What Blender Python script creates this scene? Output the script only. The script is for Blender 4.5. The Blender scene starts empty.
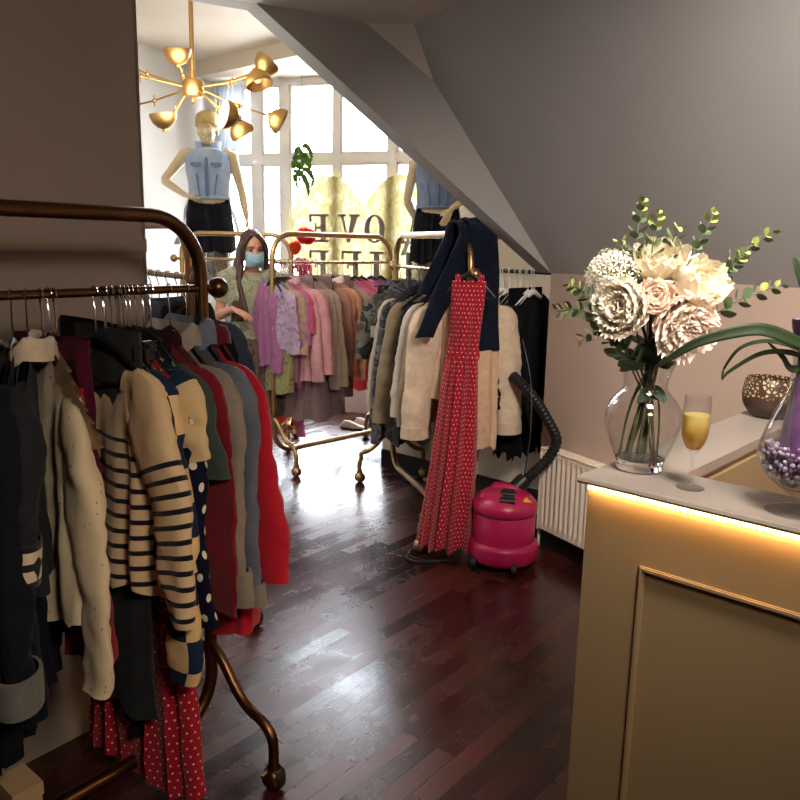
import bpy, math, random
from mathutils import Vector, Matrix, noise as mnoise
PI = math.pi
SC = bpy.context.scene
COL = SC.collection
def rad(a): return math.radians(a)
def lerp(a, b, t): return a + (b - a) * t
def sstep(a, b, x):
    t = max(0.0, min(1.0, (x - a) / (b - a))); return t * t * (3 - 2 * t)

# ------------------------------------------------------------------ mesh builder
class MB:
    def __init__(s): s.v = []; s.f = []; s.uv = []; s.mi = []
    def add(s, vs, fs, uvs=None, mi=0):
        o = len(s.v); s.v += [tuple(v) for v in vs]
        s.uv += list(uvs) if uvs else [(v[0], v[2]) for v in vs]
        for f in fs: s.f.append(tuple(i + o for i in f)); s.mi.append(mi)
        return s
    def box(s, c, d, rz=0.0, mi=0, bev=0.0):
        x, y, z = d[0] / 2, d[1] / 2, d[2] / 2
        if bev > 0:
            b = min(bev, x * .9, y * .9, z * .9); vs = []; fs = []
            for (zz, q) in ((-z, b), (-z + b, 0), (z - b, 0), (z, b)):
                for (sx, sy) in ((1, 1), (-1, 1), (-1, -1), (1, -1)):
                    e = b * .3 if q else 0
                    p = [(sx * (x - q), sy * (y - q - 0)), ]
                    a1 = (sx * (x - q), sy * (y - q - (b if not q else 0)))
                    a2 = (sx * (x - q - (b if not q else 0)), sy * (y - q))
                    if sx * sy > 0: vs += [(a1[0], a1[1], zz), (a2[0], a2[1], zz)]
                    else: vs += [(a2[0], a2[1], zz), (a1[0], a1[1], zz)]
            for r in range(3):
                for i in range(8):
                    j = (i + 1) % 8; fs.append((r * 8 + i, r * 8 + j, r * 8 + 8 + j, r * 8 + 8 + i))
            fs.append(tuple(range(7, -1, -1))); fs.append(tuple(range(24, 32)))
        else:
            vs = [(sx * x, sy * y, sz * z) for sz in (-1, 1) for sx, sy in ((-1, -1), (1, -1), (1, 1), (-1, 1))]
            fs = [(3, 2, 1, 0), (4, 5, 6, 7), (0, 1, 5, 4), (1, 2, 6, 5), (2, 3, 7, 6), (3, 0, 4, 7)]
        cr, sr = math.cos(rz), math.sin(rz)
        vs = [(c[0] + p[0] * cr - p[1] * sr, c[1] + p[0] * sr + p[1] * cr, c[2] + p[2]) for p in vs]
        return s.add(vs, fs, None, mi)
    def tube(s, pts, r, n=12, caps=True, flat=1.0, mi=0, closed=False, ref=None):
        pts = [Vector(p) for p in pts]; m = len(pts)
        rs = r if isinstance(r, (list, tuple)) else [r] * m
        vs = []; fs = []; uvs = []; prev = None; L = 0
        for i, p in enumerate(pts):
            a = pts[i - 1] if (i > 0 or closed) else p
            b = pts[(i + 1) % m] if (i < m - 1 or closed) else p
            t = (b - a)
            t = t.normalized() if t.length > 1e-9 else Vector((0, 0, 1))
            if prev is None:
                u = Vector(ref) if ref else (Vector((0, 0, 1)) if abs(t.z) < .9 else Vector((1, 0, 0)))
            else: u = prev
            u = u - t * u.dot(t)
            if u.length < 1e-6: u = t.orthogonal()
            u.normalize(); w = t.cross(u); prev = u
            if i: L += (p - pts[i - 1]).length
            for k in range(n):
                an = 2 * PI * k / n
                vs.append(p + (u * math.cos(an) + w * math.sin(an) * flat) * rs[i])
                uvs.append((an / (2 * PI) * rs[i] * 6.28, L))
        for i in range(m if closed else m - 1):
            i2 = (i + 1) % m
            for k in range(n):
                k2 = (k + 1) % n; fs.append((i * n + k, i * n + k2, i2 * n + k2, i2 * n + k))
        if caps and not closed:
            fs.append(tuple(range(n - 1, -1, -1))); fs.append(tuple((m - 1) * n + k for k in range(n)))
        return s.add(vs, fs, uvs, mi)
    def lathe(s, prof, n=32, c=(0, 0, 0), mi=0, capa=False, capb=False, sx=1, sy=1):
        vs = []; fs = []; m = len(prof)
        for (r, z) in prof:
            for k in range(n):
                a = 2 * PI * k / n; vs.append((c[0] + r * math.cos(a) * sx, c[1] + r * math.sin(a) * sy, c[2] + z))
        for i in range(m - 1):
            for k in range(n):
                k2 = (k + 1) % n; fs.append((i * n + k, i * n + k2, (i + 1) * n + k2, (i + 1) * n + k))
        if capa: fs.append(tuple(range(n - 1, -1, -1)))
        if capb: fs.append(tuple((m - 1) * n + k for k in range(n)))
        return s.add(vs, fs, None, mi)
    def ball(s, c, r, n=16, m=10, sc=(1, 1, 1), mi=0, rot=None):
        vs = []; fs = []
        for i in range(m + 1):
            th = PI * i / m
            for k in range(n):
                a = 2 * PI * k / n
                p = Vector((math.sin(th) * math.cos(a) * sc[0], math.sin(th) * math.sin(a) * sc[1], math.cos(th) * sc[2])) * r
                if rot: p = rot @ p
                vs.append(Vector(c) + p)
        for i in range(m):
            for k in range(n):
                k2 = (k + 1) % n; fs.append((i * n + k, (i + 1) * n + k, (i + 1) * n + k2, i * n + k2))
        return s.add(vs, fs, None, mi)
    def grid(s, rows, closed=False, mi=0, uvs=None):
        n = len(rows[0]); vs = [p for r in rows for p in r]; fs = []
        for i in range(len(rows) - 1):
            for k in range(n if closed else n - 1):
                k2 = (k + 1) % n; fs.append((i * n + k, i * n + k2, (i + 1) * n + k2, (i + 1) * n + k))
        return s.add(vs, fs, [u for r in uvs for u in r] if uvs else None, mi)
    def prism(s, poly, off, mi=0):
        n = len(poly); o = Vector(off)
        vs = [Vector(p) for p in poly] + [Vector(p) + o for p in poly]
        fs = [tuple(range(n - 1, -1, -1)), tuple(range(n, 2 * n))] + [(i, (i + 1) % n, n + (i + 1) % n, n + i) for i in range(n)]
        return s.add(vs, fs, None, mi)
    def xf(s, M, start=0):
        for i in range(start, len(s.v)): s.v[i] = tuple(M @ Vector(s.v[i]))
        return s
    def mesh(s, name, mats, smooth=True):
        me = bpy.data.meshes.new(name); me.from_pydata([tuple(v) for v in s.v], [], s.f)
        ul = me.uv_layers.new(name='UVMap')
        li = [0] * len(me.loops); me.loops.foreach_get('vertex_index', li)
        buf = []
        for i in li: buf += [s.uv[i][0], s.uv[i][1]]
        ul.data.foreach_set('uv', buf)
        for m in (mats if isinstance(mats, (list, tuple)) else [mats]): me.materials.append(m)
        me.polygons.foreach_set('material_index', s.mi)
        me.update()
        if smooth:
            me.polygons.foreach_set('use_smooth', [True] * len(me.polygons))
            try: me.set_sharp_from_angle(angle=rad(smooth if smooth is not True else 40))
            except Exception: pass
        me.update(); return me

def obj(name, mb, mat, parent=None, loc=(0, 0, 0), rz=0.0, smooth=True, label=None):
    me = mb if isinstance(mb, bpy.types.Mesh) else mb.mesh(name, mat, smooth)
    o = bpy.data.objects.new(name, me); COL.objects.link(o)
    o.location = loc; o.rotation_euler = (0, 0, rz)
    if parent: o.parent = parent
    if label: o['label'] = label
    return o
def tag(o, label, cat, group=None):
    o['label'] = label; o['category'] = cat
    if group: o['group'] = group
    return o
def thing(name, label, cat, loc=(0, 0, 0), rz=0.0, group=None):
    o = bpy.data.objects.new(name, None); COL.objects.link(o); o.empty_display_size = .05
    o.location = loc; o.rotation_euler = (0, 0, rz)
    return tag(o, label, cat, group)
def struct(name, mb, mat, parent=None, smooth=False):
    o = obj(name, mb, mat, parent, smooth=smooth)
    if not parent: o['kind'] = 'structure'
    return o
def remeshed(o, voxel, smooth=6):
    m = o.modifiers.new('Remesh', 'REMESH'); m.mode = 'VOXEL'; m.voxel_size = voxel; m.use_smooth_shade = True
    if smooth:
        q = o.modifiers.new('Smooth', 'SMOOTH'); q.iterations = smooth; q.factor = .5
    return o

# ------------------------------------------------------------------ materials
def mat_new(name):
    m = bpy.data.materials.new(name); m.use_nodes = True
    nt = m.node_tree; nt.nodes.clear()
    out = nt.nodes.new('ShaderNodeOutputMaterial'); b = nt.nodes.new('ShaderNodeBsdfPrincipled')
    nt.links.new(b.outputs[0], out.inputs[0]); return m, nt, b, out
def N(nt, t, **kw):
    n = nt.nodes.new(t)
    for k, v in kw.items(): setattr(n, k, v)
    return n
def srgb(h):
    h = h.lstrip('#'); c = [int(h[i:i + 2], 16) / 255 for i in (0, 2, 4)]
    return tuple((x / 12.92 if x <= .04045 else ((x + .055) / 1.055) ** 2.4) for x in c) + (1,)
def C(c): return srgb(c) if isinstance(c, str) else (tuple(c) + (1,))[:4]
def mathn(nt, op, a, b=None, c=None):
    n = N(nt, 'ShaderNodeMath', operation=op)
    for i, x in enumerate((a, b, c)):
        if x is None: continue
        if isinstance(x, (int, float)): n.inputs[i].default_value = x
        else: nt.links.new(x, n.inputs[i])
    return n.outputs[0]
def mixc(nt, fac, a, b):
    n = N(nt, 'ShaderNodeMix', data_type='RGBA')
    for sock, x in ((n.inputs[0], fac), (n.inputs[6], a), (n.inputs[7], b)):
        if isinstance(x, (int, float)): sock.default_value = x
        elif isinstance(x, tuple): sock.default_value = x
        else: nt.links.new(x, sock)
    return n.outputs[2]
def noise(nt, scale, detail=3, rough=.5, vec=None, dist=0):
    n = N(nt, 'ShaderNodeTexNoise'); n.inputs['Scale'].default_value = scale; n.inputs['Detail'].default_value = detail
    n.inputs['Roughness'].default_value = rough; n.inputs['Distortion'].default_value = dist
    if vec is not None: nt.links.new(vec, n.inputs['Vector'])
    return n
def ramp(nt, fac, stops, interp='LINEAR'):
    n = N(nt, 'ShaderNodeValToRGB'); n.color_ramp.interpolation = interp; e = n.color_ramp.elements
    while len(e) < len(stops): e.new(.5)
    for i, (p, c) in enumerate(stops): e[i].position = p; e[i].color = C(c)
    nt.links.new(fac, n.inputs[0]); return n.outputs[0]
def bump(nt, b, h, st=.2, d=.01):
    n = N(nt, 'ShaderNodeBump'); n.inputs['Strength'].default_value = st; n.inputs['Distance'].default_value = d
    nt.links.new(h, n.inputs['Height']); nt.links.new(n.outputs[0], b.inputs['Normal'])
def coord(nt, k='Object'): return N(nt, 'ShaderNodeTexCoord').outputs[k]
def plain(name, c, rough=.5, metal=0.0, nscale=0, namt=.1, bs=0, spec=.5, coat=0.0):
    m, nt, b, out = mat_new(name); b.inputs['Roughness'].default_value = rough; b.inputs['Metallic'].default_value = metal
    b.inputs['Specular IOR Level'].default_value = spec; b.inputs['Coat Weight'].default_value = coat
    c = C(c); b.inputs['Base Color'].default_value = c
    if nscale:
        v = coord(nt); n = noise(nt, nscale, 4, .6, v)
        lo = tuple(x * (1 - namt) for x in c[:3]); hi = tuple(min(1, x * (1 + namt)) for x in c[:3])
        nt.links.new(ramp(nt, n.outputs[0], [(.3, lo), (.7, hi)]), b.inputs['Base Color'])
        if bs: bump(nt, b, n.outputs[0], bs, .01)
    return m
def emis(name, c, s):
    m, nt, b, out = mat_new(name); b.inputs['Base Color'].default_value = C(c)
    b.inputs['Emission Color'].default_value = C(c); b.inputs['Emission Strength'].default_value = s; return m
def glass(name, c=(1, 1, 1), rough=0.0, ior=1.45):
    m, nt, b, out = mat_new(name); b.inputs['Base Color'].default_value = C(c); b.inputs['Roughness'].default_value = rough
    b.inputs['Transmission Weight'].default_value = 1; b.inputs['IOR'].default_value = ior; return m
def pane_mat(name, c=(.97, .98, 1)):
    m, nt, b, out = mat_new(name); nt.nodes.remove(b)
    t = N(nt, 'ShaderNodeBsdfTransparent'); t.inputs[0].default_value = C(c)
    g = N(nt, 'ShaderNodeBsdfGlossy'); g.inputs['Roughness'].default_value = .02
    fr = N(nt, 'ShaderNodeFresnel'); fr.inputs[0].default_value = 1.3
    mx = N(nt, 'ShaderNodeMixShader'); nt.links.new(fr.outputs[0], mx.inputs[0])
    nt.links.new(t.outputs[0], mx.inputs[1]); nt.links.new(g.outputs[0], mx.inputs[2]); nt.links.new(mx.outputs[0], out.inputs[0])
    return m

def thin_glass(name, c=(.985, .99, .99)):
    m, nt, b, out = mat_new(name); nt.nodes.remove(b)
    lw = N(nt, 'ShaderNodeLayerWeight'); lw.inputs[0].default_value = .35
    t = N(nt, 'ShaderNodeBsdfTransparent'); nt.links.new(ramp(nt, lw.outputs['Facing'], [(.0, c), (.6, (.95, .95, .95)), (1, (.62, .63, .64))]), t.inputs[0])
    g = N(nt, 'ShaderNodeBsdfGlossy'); g.inputs['Roughness'].default_value = .015
    fr = mathn(nt, 'ADD', mathn(nt, 'MULTIPLY', mathn(nt, 'POWER', lw.outputs['Facing'], 3), .85), .04)
    mx = N(nt, 'ShaderNodeMixShader'); nt.links.new(fr, mx.inputs[0])
    nt.links.new(t.outputs[0], mx.inputs[1]); nt.links.new(g.outputs[0], mx.inputs[2]); nt.links.new(mx.outputs[0], out.inputs[0])
    return m
_fab = {}
def fabric(c, pat=None, c2=None, c3=None, a=.05, d=.5, trans=.0, rough=.85, sheen=.15, key=None, bumps=.25, lo=None):
    """woven cloth; pat: stripe dots blocks camo eyelet floral denim lace check"""
    k = (str(c), pat, str(c2), str(c3), a, d, trans, rough, lo)
    if k in _fab: return _fab[k]
    m, nt, b, out = mat_new('fabric_' + (pat or 'plain')); _fab[k] = m
    uv = coord(nt, 'UV'); ob = coord(nt, 'Object')
    b.inputs['Roughness'].default_value = rough; b.inputs['Sheen Weight'].default_value = sheen
    b.inputs['Specular IOR Level'].default_value = .2
    c = C(c); c2 = C(c2) if c2 else c; c3 = C(c3) if c3 else c2
    if sum(c[:3]) < .12: b.inputs['Sheen Weight'].default_value = sheen * .2; b.inputs['Specular IOR Level'].default_value = .08
    sep = N(nt, 'ShaderNodeSeparateXYZ'); nt.links.new(uv, sep.inputs[0]); U, V = sep.outputs[0], sep.outputs[1]
    n1 = noise(nt, 35, 4, .6, ob)
    col = None
    if pat == 'stripe':
        f = mathn(nt, 'FRACT', mathn(nt, 'DIVIDE', V, a)); f = mathn(nt, 'LESS_THAN', f, d)
        if lo is not None: f = mathn(nt, 'MULTIPLY', f, mathn(nt, 'LESS_THAN', V, lo))
        col = mixc(nt, f, c, c2)
    elif pat == 'dots':
        vx = mathn(nt, 'DIVIDE', V, a); row = mathn(nt, 'FLOOR', vx)
        sh = mathn(nt, 'MULTIPLY', mathn(nt, 'MODULO', mathn(nt, 'ABSOLUTE', row), 2), .5)
        ux = mathn(nt, 'ADD', mathn(nt, 'DIVIDE', U, a), sh)
        du = mathn(nt, 'SUBTRACT', mathn(nt, 'FRACT', ux), .5); dv = mathn(nt, 'SUBTRACT', mathn(nt, 'FRACT', vx), .5)
        r = mathn(nt, 'SQRT', mathn(nt, 'ADD', mathn(nt, 'MULTIPLY', du, du), mathn(nt, 'MULTIPLY', dv, dv)))
        col = mixc(nt, mathn(nt, 'LESS_THAN', r, d), c, c2)
    elif pat == 'blocks':
        a1 = mathn(nt, 'FLOOR', mathn(nt, 'DIVIDE', V, a)); a2 = mathn(nt, 'FLOOR', mathn(nt, 'DIVIDE', U, d))
        s2 = mathn(nt, 'MODULO', mathn(nt, 'ABSOLUTE', mathn(nt, 'ADD', a1, a2)), 2); col = mixc(nt, s2, c, c2)
    elif pat == 'camo':
        n = noise(nt, 1 / a, 2, .4, ob, .6); n2 = noise(nt, 1.4 / a, 2, .4, ob, .4)
        col = ramp(nt, n.outputs[0], [(.0, c), (.45, c2), (.56, c3), (.64, c)], 'CONSTANT')
    elif pat == 'eyelet':
        vo = N(nt, 'ShaderNodeTexVoronoi'); vo.inputs['Scale'].default_value = 1 / a; nt.links.new(uv, vo.inputs['Vector'])
        vo2 = N(nt, 'ShaderNodeTexVoronoi'); vo2.inputs['Scale'].default_value = .28 / a; nt.links.new(uv, vo2.inputs['Vector'])
        f = mathn(nt, 'MULTIPLY', mathn(nt, 'LESS_THAN', vo.outputs['Distance'], .2), mathn(nt, 'LESS_THAN', vo2.outputs['Distance'], .38))
        col = mixc(nt, f, c, c2)
    elif pat == 'floral':
        vo = N(nt, 'ShaderNodeTexVoronoi'); vo.inputs['Scale'].default_value = 1 / a; nt.links.new(ob, vo.inputs['Vector'])
        n = noise(nt, .8 / a, 3, .6, ob, .8)
        col = ramp(nt, n.outputs[0], [(.0, c), (.46, c2), (.57, c3), (.66, c)], 'CONSTANT')
        col = mixc(nt, mathn(nt, 'LESS_THAN', vo.outputs['Distance'], .25), col, c3)
    elif pat == 'lace':
        n = noise(nt, 1 / a, 4, .7, ob, 1.2); col = ramp(nt, n.outputs[0], [(.35, c), (.5, c2), (.62, c3)])
    elif pat == 'denim':
        n = noise(nt, 7, 5, .7, ob); col = ramp(nt, n.outputs[0], [(.3, c), (.7, c2)])
    elif pat == 'seam':   # a single band of c2 below lo
        col = mixc(nt, mathn(nt, 'LESS_THAN', V, lo), c, c2)
    if col is None:
        lo_ = tuple(x * .88 for x in c[:3]); hi_ = tuple(min(1, x * 1.1) for x in c[:3])
        col = ramp(nt, n1.outputs[0], [(.3, lo_), (.7, hi_)])
    nt.links.new(col, b.inputs['Base Color'])
    w = noise(nt, 420, 2, .5, ob); ad = mathn(nt, 'ADD', mathn(nt, 'MULTIPLY', w.outputs[0], .35), n1.outputs[0])
    bump(nt, b, ad, bumps, .004)
    if trans > 0:
        t = N(nt, 'ShaderNodeBsdfTranslucent'); nt.links.new(col, t.inputs[0])
        mx = N(nt, 'ShaderNodeMixShader'); mx.inputs[0].default_value = trans
        nt.links.new(b.outputs[0], mx.inputs[1]); nt.links.new(t.outputs[0], mx.inputs[2]); nt.links.new(mx.outputs[0], out.inputs[0])
    return m

def paint(name, c, rough=.6, amt=.06, spec=.4):
    m, nt, b, out = mat_new(name); c = C(c); v = coord(nt)
    n = noise(nt, 1.1, 4, .55, v); n2 = noise(nt, 130, 3, .6, v)
    lo = tuple(x * (1 - amt) for x in c[:3]); hi = tuple(min(1, x * (1 + amt)) for x in c[:3])
    nt.links.new(ramp(nt, n.outputs[0], [(.35, lo), (.65, hi)]), b.inputs['Base Color'])
    b.inputs['Roughness'].default_value = rough; b.inputs['Specular IOR Level'].default_value = spec
    bump(nt, b, n2.outputs[0], .08, .003); return m

def floor_mat():
    m, nt, b, out = mat_new('dark_wood_planks'); ob = coord(nt)
    mp = N(nt, 'ShaderNodeMapping'); mp.inputs['Rotation'].default_value = (0, 0, -math.atan2(.78, .62)); nt.links.new(ob, mp.inputs['Vector'])
    br = N(nt, 'ShaderNodeTexBrick'); br.offset = .37; br.offset_frequency = 2; br.squash = 1
    for k, v in (('Scale', 1), ('Mortar Size', .0021), ('Mortar Smooth', .1), ('Bias', 0), ('Brick Width', .62), ('Row Height', .072)): br.inputs[k].default_value = v
    br.inputs['Color1'].default_value = (0, 0, 0, 1); br.inputs['Color2'].default_value = (1, 1, 1, 1); br.inputs['Mortar'].default_value = (.5, .5, .5, 1)
    nt.links.new(mp.outputs[0], br.inputs['Vector'])
    mp2 = N(nt, 'ShaderNodeMapping'); mp2.inputs['Scale'].default_value = (2.2, 26, 1); nt.links.new(mp.outputs[0], mp2.inputs['Vector'])
    g = noise(nt, 3, 6, .65, mp2.outputs[0], .4)
    tone = ramp(nt, br.outputs['Color'], [(0, '#2c1011'), (.35, '#3a1614'), (.7, '#4c1f18'), (1, '#5a271d')])
    grain = ramp(nt, g.outputs[0], [(.3, (.55, .55, .55)), (.7, (1.15, 1.15, 1.15))])
    mm = N(nt, 'ShaderNodeMix', data_type='RGBA', blend_type='MULTIPLY'); mm.inputs[0].default_value = 1
    nt.links.new(tone, mm.inputs[6]); nt.links.new(grain, mm.inputs[7])
    col = mixc(nt, br.outputs['Fac'], mm.outputs[2], (.01, .006, .006, 1))
    nt.links.new(col, b.inputs['Base Color'])
    sc = noise(nt, 9, 6, .7, ob, .6); sc2 = noise(nt, 2.2, 3, .5, ob)
    rr = mathn(nt, 'ADD', mathn(nt, 'MULTIPLY', sc.outputs[0], .22), mathn(nt, 'MULTIPLY', sc2.outputs[0], .16))
    rr = mathn(nt, 'ADD', rr, mathn(nt, 'MULTIPLY', br.outputs['Color'], .10))
    nt.links.new(mathn(nt, 'ADD', rr, .03), b.inputs['Roughness']); b.inputs['Specular IOR Level'].default_value = .7; 
    h = mathn(nt, 'SUBTRACT', mathn(nt, 'MULTIPLY', g.outputs[0], .25), mathn(nt, 'MULTIPLY', br.outputs['Fac'], 1.0))
    h = mathn(nt, 'ADD', h, mathn(nt, 'MULTIPLY', noise(nt, 14, 3, .6, ob).outputs[0], .35))
    bump(nt, b, h, .45, .003); return m

M = dict(
    floor=floor_mat(), wall=paint('beige_wall_paint', '#b09a8c'), taupe=paint('taupe_wall_paint', '#96867b'), light=paint('pale_wall_paint', '#d6d2cc'), cream=paint('cream_wall_paint', '#d8ccba'),
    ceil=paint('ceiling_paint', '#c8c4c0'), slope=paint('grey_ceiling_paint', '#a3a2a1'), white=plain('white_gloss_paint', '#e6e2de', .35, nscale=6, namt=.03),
    black=plain('black_plastic', '#0e0e10', .42, nscale=20), skirt=plain('black_skirting_paint', '#100f12', .4, nscale=8),
    brass=plain('antique_brass', '#6f5036', .34, 1.0, nscale=9, namt=.22, bs=.05), pale_brass=plain('pale_brass', '#b99a6c', .34, 1.0, nscale=9, namt=.15, bs=.05),
    gold=plain('polished_gold_brass', '#b8935a', .42, 1.0, nscale=14, namt=.12), chrome=plain('chrome', '#b9b4b2', .18, 1.0, nscale=10, namt=.06),
    rubber=plain('black_rubber', '#151315', .6, nscale=10), glass=thin_glass('clear_glass'), base_glass=glass('thick_glass'), pane=pane_mat('window_glass'),
)
WORLD, SUN, FRONT_FILL, LAMP, BAY_FILL, EXPO, LED = 36.0, 45.0, 14.0, 21.0, 50.0, 0.0, 28.0
# ------------------------------------------------------------------ camera
cam = bpy.data.cameras.new('camera'); camo = bpy.data.objects.new('camera', cam); COL.objects.link(camo)
cam.sensor_width = 36; cam.lens = 785 / 800 * 36; cam.clip_start = .02
PT, RL = rad(11.1), rad(1.2)
fw = Vector((0, math.cos(PT), -math.sin(PT))); up0 = Vector((0, math.sin(PT), math.cos(PT))); rt0 = Vector((1, 0, 0))
upv = up0 * math.cos(RL) - rt0 * math.sin(RL); rtv = rt0 * math.cos(RL) + up0 * math.sin(RL)
R = Matrix((rtv, upv, -fw)).transposed().to_4x4(); R.translation = (0, 0, 1.58); camo.matrix_world = R
SC.camera = camo

# ------------------------------------------------------------------ room shell
W0 = Vector((.765, 4.10)); KD = Vector((.5, -.866)); SD = Vector((-.866, -.5)); BK = Vector((-.5, .866))
PE = Vector((-.82, 2.546)); PW = Vector((.6, .8)); PN = Vector((-.8, .6))
WO = Vector((-1.1, 7.65)); WD = Vector((.945, -.33)).normalized(); WN = Vector((WD.y, -WD.x))   # WN points into the room
CZ, DZ, KZ, BZ = 2.5, 3.2, 1.459, 3.07
def WP(u, z, off=0.0): p = WO + WD * u + WN * off; return (p.x, p.y, z)
def P3(p, z): return (p[0], p[1], z)
def poly(pts): return MB().add(pts, [tuple(range(len(pts)))])
struct('floor', poly([(-6, -3, 0), (6, -3, 0), (6, 9, 0), (-6, 9, 0)]), M['floor'])
def slabq(a, b, z0, z1, th, n):   # vertical wall from a to b with thickness th on the side n
    return MB().prism([P3(a, z0), P3(b, z0), P3(b, z1), P3(a, z1)], P3(n * th, 0))
struct('wall_left', slabq(PE - PW * 7, PE, 0, CZ + .02, .012, PN), M['taupe'])
mb = slabq(PE + PN * 0.0, PE + PN * 5, 0, CZ + .7, .012, -PW)
struct('wall_left_return', mb, M['light'])
lw0, lw1 = Vector((-1.845, 7.925)), Vector((-1.845, 7.925)) - Vector((.384, .923)) * 6.6
struct('wall_bay_left', slabq(lw0, lw1, 0, DZ + .02, .1, Vector((-.923, .384))), M['light'])
struct('wall_right', slabq(W0, W0 + KD * 8, 0, KZ, .1, -SD), M['wall'])
ch0, ch1 = Vector((.50, 7.09)), Vector((.50, 7.09)) + KD * 3.2
struct('wall_bay_right', slabq(ch0, ch1, 0, DZ + .02, .1, -SD), M['cream'])
struct('wall_back', slabq(Vector((-6, -2.8)), Vector((6, -2.8)), 0, CZ + .02, .1, Vector((0, -1))), M['wall'])
# sloped ceiling, bulkhead with its raking edge, flat ceilings
tA, tC, tF, tD = 1.57, 1.09, .911, .745
def S2(t, z): p = W0 + SD * t; return (p.x, p.y, z)
zD = KZ + 1.143 * tD
Fp = W0 + SD * tF + KD * .10; F2 = P3(Fp, CZ)
far = W0 + KD * 8; farT = far + SD * tF
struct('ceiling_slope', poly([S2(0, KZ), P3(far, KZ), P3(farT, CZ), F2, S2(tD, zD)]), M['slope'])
struct('trim_1', poly([S2(tC, CZ), F2, S2(tD, zD)]), M['ceil'])
struct('ceiling', poly([S2(5, CZ), S2(tA, CZ), S2(tC, CZ), F2, P3(farT, CZ), (4.2, -2.9, CZ), (-6, -2.9, CZ), (-6, 0, CZ)]), M['ceil'])
bulk = MB().prism([S2(0, KZ), S2(tA, CZ), S2(5, CZ), S2(5, DZ + .05), S2(-3, DZ + .05), S2(-3, KZ)], P3(BK * .11, 0))
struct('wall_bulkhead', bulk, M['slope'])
struct('wall_right_return', MB().prism([S2(-.01, 0), S2(-3, 0), S2(-3, KZ), S2(-.01, KZ)], P3(BK * .012, 0)), M['wall'])
struct('ceiling_bay', MB().prism([S2(5, DZ), S2(-3, DZ), WP(5, DZ, -.2), WP(-3.5, DZ, -.2)], (0, 0, .05)), M['cream'])
b0, b1 = Vector((-1.88, 7.62)), Vector((-.93, 6.78)); bd = (b1 - b0).normalized()
q0, q1 = b0 - bd * .9, b1 + bd * 2.6
struct('ceiling_beam', MB().prism([P3(q0, BZ), P3(q1, BZ), WP(3.0, BZ, -.14), WP(-2.0, BZ, -.14)], (0, 0, DZ - BZ + .01)), M['cream'])
# window wall
def wbox(mb, u0, u1, z0, z1, d=.08, off=0.0):
    a = [WP(u0, z0, off), WP(u1, z0, off), WP(u1, z1, off), WP(u0, z1, off)]
    return mb.prism(a, P3(WN * -d, 0))
SILL = .34
mb = MB(); wbox(mb, -1.0, 1.78, 0, SILL, .16, .03); wbox(mb, -1.0, -.72, 0, DZ, .14); wbox(mb, 1.70, 1.9, 0, DZ, .14)
struct('wall_window', mb, M['light'])
def window(n, u0, u1, muls):
    mb = MB(); TR = 2.355
    wbox(mb, u0, u0 + .045, SILL, BZ); wbox(mb, u1 - .045, u1, SILL, BZ); wbox(mb, u0, u1, SILL, SILL + .06); wbox(mb, u0, u1, BZ - .05, BZ + .02)
    wbox(mb, u0, u1, TR - .04, TR + .04)
    for (c, w) in muls: wbox(mb, c - w / 2, c + w / 2, SILL, BZ)
    fr = struct('window_%d' % n, mb, M['white'])
    edges = [u0 + .045] + [e for (c, w) in muls for e in (c - w / 2, c + w / 2)] + [u1 - .045]
    for i in range(0, len(edges), 2):
        for z0, z1 in ((SILL + .06, TR - .04), (TR + .04, BZ - .05)):
            p = MB(); wbox(p, edges[i], edges[i + 1], z0, z1, .006, -.035); obj('pane', p, M['pane'], fr, smooth=False)
            s = MB(); e0, e1 = edges[i], edges[i + 1]; t = .022
            if e1 - e0 > .15:
                for (a, b_, c_, d_) in ((e0, e0 + t, z0, z1), (e1 - t, e1, z0, z1), (e0, e1, z0, z0 + t), (e0, e1, z1 - t, z1)): wbox(s, a, b_, c_, d_, .05, -.012)
                obj('sash', s, M['white'], fr, smooth=False)
window(1, -.72, -.03, [(-.325, .10)])
window(2, -.03, 1.70, [(.504, .06), (1.045, .075), (1.55, .06)])
# skirting, window seats
st = [(-.12, 5.54), (.95, 4.53), (1.9, 5.6), (.55, 7.06), (.02, 7.22), (.06, 6.5), (.2, 5.95)]
struct('trim_window_seat_right', MB().prism([P3(p, 0) for p in st], (0, 0, .74)), M['cream'])
sk0, sk1 = Vector(st[0]), Vector(st[1]); sn = Vector((-.687, -.727))
struct('baseboard_window_seat', slabq(sk0, sk1, 0, .13, .014, sn), M['skirt'])
struct('trim_cable_cover', MB().prism([P3(sk0 + sn * .016 + (sk1 - sk0) * .3, 0), P3(sk1 + sn * .016, 0), P3(sk1 + sn * .045, 0), P3(sk0 + sn * .045 + (sk1 - sk0) * .3, 0)], (0, 0, .018)), M['white'])
st2 = [(-2.6, 6.45), (-1.3, 6.55), (-1.2, 7.66), (-1.9, 7.9), (-2.4, 7.0)]
struct('trim_window_seat_left', MB().prism([P3(p, 0) for p in st2], (0, 0, .78)), M['light'])
struct('baseboard_right', slabq(W0, W0 + KD * 8, 0, .12, .014, SD), M['skirt'])
struct('trim_left_rail', slabq(PE - PW * 7, PE - PW * .005, 1.545, 1.585, .012, -PN), M['taupe'])

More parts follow.
